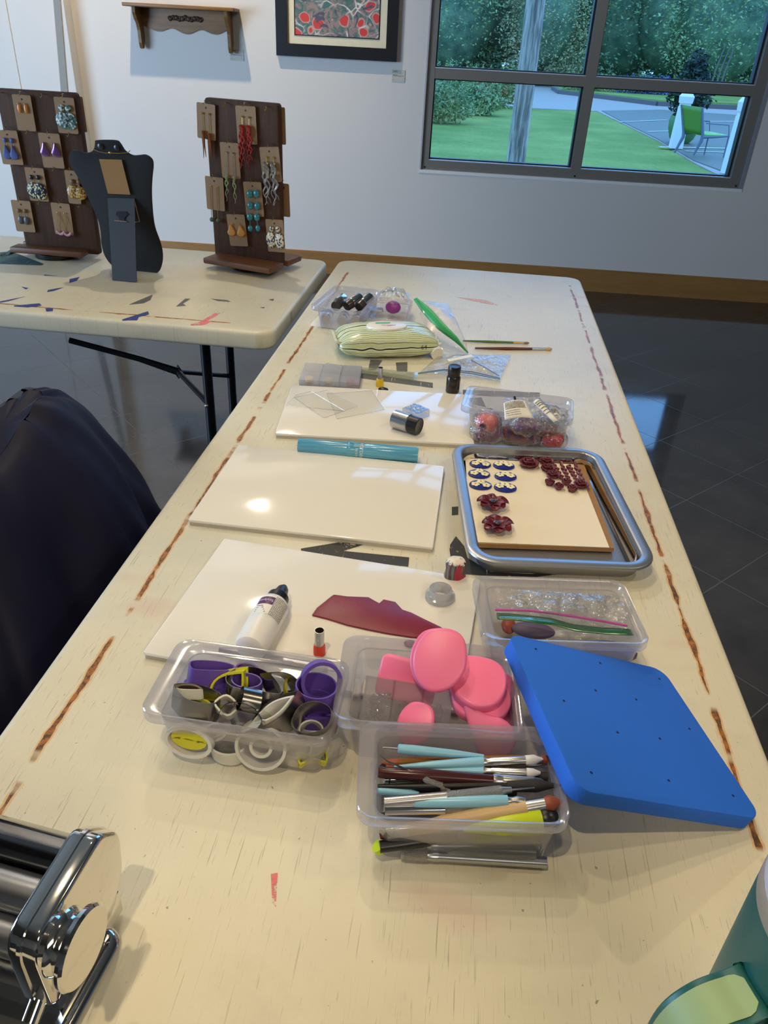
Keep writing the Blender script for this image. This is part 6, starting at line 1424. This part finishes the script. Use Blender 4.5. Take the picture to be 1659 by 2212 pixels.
for s_ in (-1, 1): MB().grid(lambda u, v: (s_*(WL_/2-.004+.012*u), (v-.5)*DW*(.74-.25*(s_ < 0)*(1-u)*.3), HW/2+.004*math.sin(v*25)*u+ (.010*u if s_ < 0 else 0)), 3, 24).build('end_seal', mat('pale_film', (214, 220, 206), .3) if 'pale_film' not in MATS else MATS['pale_film'], o, True, solid=.0006)
ld = MB().prism(ell(.046, .031, 40), HW-.006, HW+.004, None, .003).build('lid', mat('lid_white', (232, 228, 222), .3), o)
MB().prism([(-.024, .008), (.008, .008), (.012, .016), (-.022, .016)], HW+.0040, HW+.0044).build('lid_print_green', mat('mint_print', (70, 180, 110), .5), ld, False)
tx = MB().text('Huggies', .010, Matrix.Translation((.004, -.004, HW+.0045))).build('lid_text', mat('rose_print', (200, 70, 100), .5), ld, False)
tn = MB().text('64', .014, Matrix.Translation((.074, -DW/2*.985-.0040, HW*.52)) @ Matrix.Rotation(PI/2, 4, 'X')).build('count_text', M_ink, o, False)
MB().prism([(-.066, .012), (-.052, .018), (-.050, .028), (-.064, .024)], HW-.0028, HW-.0020).build('blue_mark', mat('blue_print', (40, 60, 150), .5), o, False)
# zip bag standing behind the wipes, green zipper
o = thing('zip_bag', 'open clear zip bag with a bright green zipper leaning behind the wipes pack', 'bag', tuple(at(960, 765, TZ))); Oi = Vector(o.location)
y0 = at(960, 765, TZ).y
crumple(loc_([aty(900, 648, y0+.12), aty(968, 655, y0+.16), aty(1008, 740, y0+.02), aty(1012, 768, y0)]), .012, .008, 12, 26, 22, 34).build('film', M_bag, o)
crumple(loc_([aty(900, 648, y0+.12), aty(940, 700, y0+.06), aty(962, 772, y0-.01), aty(925, 735, y0+.03)]), .004, .004, 13, 16, 14, 34).build('film', M_film, o)
crumple(loc_([aty(925, 690, y0+.05), aty(1008, 760, y0+.0), aty(985, 768, y0-.0), aty(915, 740, y0+.02)]), .004, .004, 14, 16, 12, 34).build('film', M_bag, o)
zpts = [aty(x, y, yy) for x, y, yy in ((897, 645, y0+.13), (922, 672, y0+.09), (952, 705, y0+.05), (985, 733, y0+.02), (1011, 762, y0))]; zl = loc_(zpts)
def zf(u, v):
    i = min(3, int(u*4)); f_ = u*4-i; c_ = zl[i]*(1-f_)+zl[i+1]*f_; return c_+Vector((.012*(v-.5)*1.4*math.sin(PI*min(1, u+.15)), 0, .014*(v-.5)*math.sin(PI*(u*.8+.12))))
MB().grid(zf, 20, 3).build('zipper_strip', M_green, o, True, solid=.0018)
p = at(945, 765, TZ+.012); q_ = aty(905, 715, y0+.05); tag(MB().seg(q_, p, [(0, .014), (1, .014)], 24).build('paper_roll', M_paper, None, loc=tuple(p)), 'white paper roll inside the green zippered bag behind the wipes', 'roll')
# flat clear bag in front of it
o = thing('zip_bag', 'flat clear zip bag with a blue edged zipper lying in front of the wipes pack', 'bag', tuple(at(1000, 795, TZ))); Oi = Vector(o.location)
crumple(loc_([at(950, 765, TZ+.006), at(1104, 766, TZ+.008), at(1080, 820, TZ+.004), at(905, 806, TZ+.004)]), .010, .008, 21, 30, 24, 36).build('film', M_bag, o)
for dy, m_ in ((0, M_zip), (5, mat('teal_line', (60, 110, 110), .4)), (11, M_film)):
    flap(loc_([at(903, 806+dy*.2, TZ+.010), at(960, 798+dy*.6, TZ+.014), at(1020, 803+dy*.8, TZ+.012), at(1080, 817+dy*.6, TZ+.006)]), .0012 if dy < 8 else .003).build('zipper', m_, o)
MB().add(loc_([at(966, 776, TZ+.016), at(1018, 766, TZ+.017), at(1022, 770, TZ+.017), at(970, 781, TZ+.016)]), [(0, 1, 2, 3)]).build('bag_tab', M_paper, o, False, solid=.0005)
flap(loc_([at(1018, 778, TZ+.016), at(1050, 795, TZ+.012), at(1078, 812, TZ+.008)]), .0011).build('seam', M_zip, o)
# paper under the far boxes
c = at(745, 690, TZ); ppx = [(668, 704), (690, 680), (735, 640), (888, 660), (880, 705), (740, 712)]
o_ = outpx(ppx, TZ, c); a_ = sum(o_[i-1][0]*o_[i][1]-o_[i][0]*o_[i-1][1] for i in range(len(o_))); o_ = o_ if a_ > 0 else o_[::-1]
e = MB().prism(o_, .0002, .0009).build('leaflet', M_paper, None, False); e.location = (c.x, c.y, TZ); tag(e, 'white printed leaflet under the two small boxes at the far end', 'paper')
# jars in the far box
JB = [((702, 690), (716, 668), .756, 'left front'), ((739, 694), (748, 672), .756, 'centre front'), ((768, 694), (778, 670), .756, 'right front')]
M_jar = mat('jar_dark', (56, 50, 48), .25); M_jtan = mat('jar_base_tan', (156, 130, 108), .5)
for (a, b_, z, nm) in JB:
    p0, p1 = at(*a, z), at(*b_, z); d = (p1-p0).normalized()*.045; o = bpy.data.objects.new('paint_jar', None); COL.objects.link(o); o.matrix_world = Matrix.Translation(p0) @ d.to_track_quat('Z', 'Y').to_matrix().to_4x4()
    tag(o, 'small jar lying with its tan end facing forward, %s in the far box' % nm, 'jar', 'jars in the small far box')
    MB().lathe([(.0128, 0), (.0132, .001), (.0132, .030), (.0120, .032)], None, 20).build('jar_body', M_chrome, o); MB().lathe([(.0128, .031), (.0130, .045), (.0118, .046)], None, 20).build('cap', M_jar, o)
    MB().lathe([(.0115, -.0008), (.0115, .0002)], None, 20).build('end_label', M_jtan, o)
for (a, b_, z, nm) in (((725, 662), (744, 640), .782, 'left'), ((748, 662), (770, 648), .780, 'middle'), ((775, 664), (790, 650), .778, 'right')):
    p0, p1 = at(*a, z), at(*b_, z+.010); d = (p1-p0).normalized()*.050; o = bpy.data.objects.new('paint_jar', None); COL.objects.link(o); o.matrix_world = Matrix.Translation(p0) @ d.to_track_quat('Z', 'Y').to_matrix().to_4x4()
    tag(o, 'shiny steel capped jar in the upper layer of the far box, %s one' % nm, 'jar', 'jars in the small far box')
    MB().lathe([(.0120, 0), (.0124, .002), (.0124, .018)], None, 20).build('cap', M_jar, o); MB().lathe([(.0130, .017), (.0134, .019), (.0134, .048), (.0125, .050)], None, 20).build('jar_body', M_chrome, o)
p = at(845, 665, .765); o = thing('wrapped_clay', 'purple wrapped candy like clay in crumpled clear film, in the second small box', 'clay', tuple(p)); Oi = Vector(o.location)
MB().ball((.005, 0, .002), .020, (1.0, .8, .8), 16).build('clay', mat('orchid_clay', (150, 60, 150), .35, var=.5, scale=40), o)
crumple([Vector((-.045, -.02, .014)), Vector((.045, -.02, .020)), Vector((.045, .04, .030)), Vector((-.035, .04, .030))], .026, .018, 31, 26, 22, 60).build('film', M_bag, o)
p = at(812, 672, .756); tag(MB().prism(rrect(-.018, -.010, .018, .010, .004, 3), 0, .006, TR(tuple(p), .3)).build('grey_case', M_silver, None, loc=tuple(p)), 'flat grey metal piece at the left of the second small box', 'case')
# ================================================================ PASTA MACHINE
pm = thing('pasta_machine', 'chrome clay rolling pasta machine cut off at the lower left corner', 'pasta machine', (-.209, .296, TZ), math.radians(-7))
def yz(prof, x0, x1, bev=.004):
    M = Matrix(((0, 0, 1, 0), (1, 0, 0, 0), (0, 1, 0, 0), (0, 0, 0, 1))); return MB().prism(prof, x0, x1, M, bev, 3)
P0, P1, HT = -.033, -.009, .108
def rprof(pts, r=.010):
    o = []
    k = len(pts)
    for i in range(k):
        a, b_, c_ = Vector(pts[i-1]), Vector(pts[i]), Vector(pts[(i+1) % k])
        p = b_+(a-b_).normalized()*r; q = b_+(c_-b_).normalized()*r
        for t in (0, .25, .5, .75, 1): v = p*(1-t)**2+b_*2*t*(1-t)+q*t*t; o.append((v.x, v.y))
    ar = sum(o[i-1][0]*o[i][1]-o[i][0]*o[i-1][1] for i in range(len(o)))
    return o if ar > 0 else o[::-1]
prof = rprof([(.014, HT), (-.058, HT-.006), (-.066, HT-.020), (-.066, .028), (-.030, .020), (.010, .022), (.030, .050), (.034, .085)], .008)
yz(prof, P0, P1, .004).build('side_plate', M_chrome, pm)
yz(inset(prof, -.0012), P0+.009, P0+.012, 0).build('side_seam', M_chrome, pm)
yz(rprof([(.012, HT-.010), (-.004, HT-.004), (-.012, HT-.012), (-.012, .05), (.020, .05), (.026, .08)], .004), P0-.20, P0, 0).build('hopper_guard', mat('dark_chrome', (120, 120, 122), .12, 1, .03), pm)
MB().seg((P0-.20, -.026, .084), (P0, -.026, .084), [(0, .0135), (1, .0135)], 28).build('roller', M_silver, pm)
MB().seg((P0-.20, -.046, .066), (P0, -.046, .066), [(0, .0135), (1, .0135)], 28).build('roller', M_silver, pm)
Mk = Matrix.Translation((P1, -.050, .089)) @ Matrix.Rotation(PI/2, 4, 'Y')
MB().lathe([(.0165, 0), (.0172, .002), (.0150, .004), (.0185, .006), (.0215, .008), (.0210, .010), (.0185, .0125), (.0215, .017), (.0258, .0195), (.0265, .0225), (.0250, .0245), (.0005, .0245)], Mk, 56).build('dial_knob', M_chrome, pm)
base = rrect(-.26, -.19, .0, .004, .014, 6)
MB().shell([(base, .002), (inset(base, -.001), .007), (inset(base, .002), .0105), (inset(base, .005), .011), (inset(base, .009), .0065), (inset(base, .013), .0060)], None, True, True).build('base_plate', M_chrome, pm)
MB().box((-.20, -.060, .006), (P1-.002, .020, .030)).build('foot_bracket', M_chrome, pm)
MB().seg((P0+.012, -.062, .034), (P0+.012, -.075, .026), [(0, .006), (1, .006)]).build('foot_screw', M_chrome, pm)
# ================================================================ TUMBLER
CX, CY = .232, .243
tu = thing('tumbler', 'dark green insulated tumbler with a looped handle at the lower right corner', 'tumbler', (CX, CY, TZ))
MB().lathe([(.0, .001), (.034, .0), (.036, .004), (.0370, .060), (.0470, .080), (.0492, .095), (.0505, .218), (.0500, .222)], None, 64).build('body', M_tumb, tu)
MB().lathe([(.0502, .222), (.0506, .224), (.0506, .232), (.0498, .234)], None, 64).build('rim_ring', M_lidr, tu)
MB().lathe([(.0490, .232), (.0502, .236), (.0500, .250), (.0470, .256), (.0440, .256), (.0430, .250), (.0, .250)], None, 64, False).build('lid', M_lidg, tu)
HA = math.radians(200)
hx = Vector((math.cos(HA), math.sin(HA), 0))
def hp_(r, z): return hx*r+Vector((0, 0, z))
hpts = smooth_out([(.046, .180), (.062, .184), (.080, .178), (.092, .158), (.093, .115), (.088, .078), (.076, .060), (.060, .066), (.046, .100)], 6)
mbh = MB(); hw = Vector((-hx.y, hx.x, 0)); ringo = hpts; ringi = inset(hpts, .010); k = len(hpts); vs = []; fs = []
for (o1, s_) in ((ringo, -.010), (ringo, .010), (ringi, .010), (ringi, -.010)):
    for r, z in o1: vs.append(hp_(r, z)+hw*s_*1.35)
for q_ in range(4):
    for i in range(k): j_ = (i+1) % k; q2 = (q_+1) % 4; fs.append((q_*k+i, q_*k+j_, q2*k+j_, q2*k+i))
mbh.add(vs, fs); h_ = mbh.build('handle', M_tumb, tu, True)
md = h_.modifiers.new('b', 'BEVEL'); md.width = .003; md.segments = 3; md.limit_method = 'ANGLE'
oo = inset(hpts, -.0006)
i0 = max(range(k), key=lambda i: oo[i][1])
seq = [oo[(i0+i) % k] for i in range(k)]
if seq[3][0] < seq[0][0]: seq = [oo[(i0-i) % k] for i in range(k)]
pre = [((seq[0][0]*(1-t)+.052*t), seq[0][1]-.0015*t) for t in (1, .66, .33)]
seq = [q for q in pre+seq[:34]]
ln = [0]
for i in range(1, len(seq)): ln.append(ln[-1]+math.hypot(seq[i][0]-seq[i-1][0], seq[i][1]-seq[i-1][1]))
T_ = ln[-1]; vs = []; fs = []
for i, (r, z) in enumerate(seq):
    e = min(ln[i], T_-ln[i])/.009; wd = .0100*math.sqrt(max(0, 1-(1-min(1, e))**2))
    for s_ in (-1, -.5, 0, .5, 1): vs.append(hp_(r, z)+hw*wd*s_)
for i in range(len(seq)-1):
    for q_ in range(4): fs.append((i*5+q_, i*5+q_+1, i*5+q_+6, i*5+q_+5))
MB().add(vs, fs).build('grip_inlay', mat('sage_grip', (150, 172, 122), .5), tu, True)
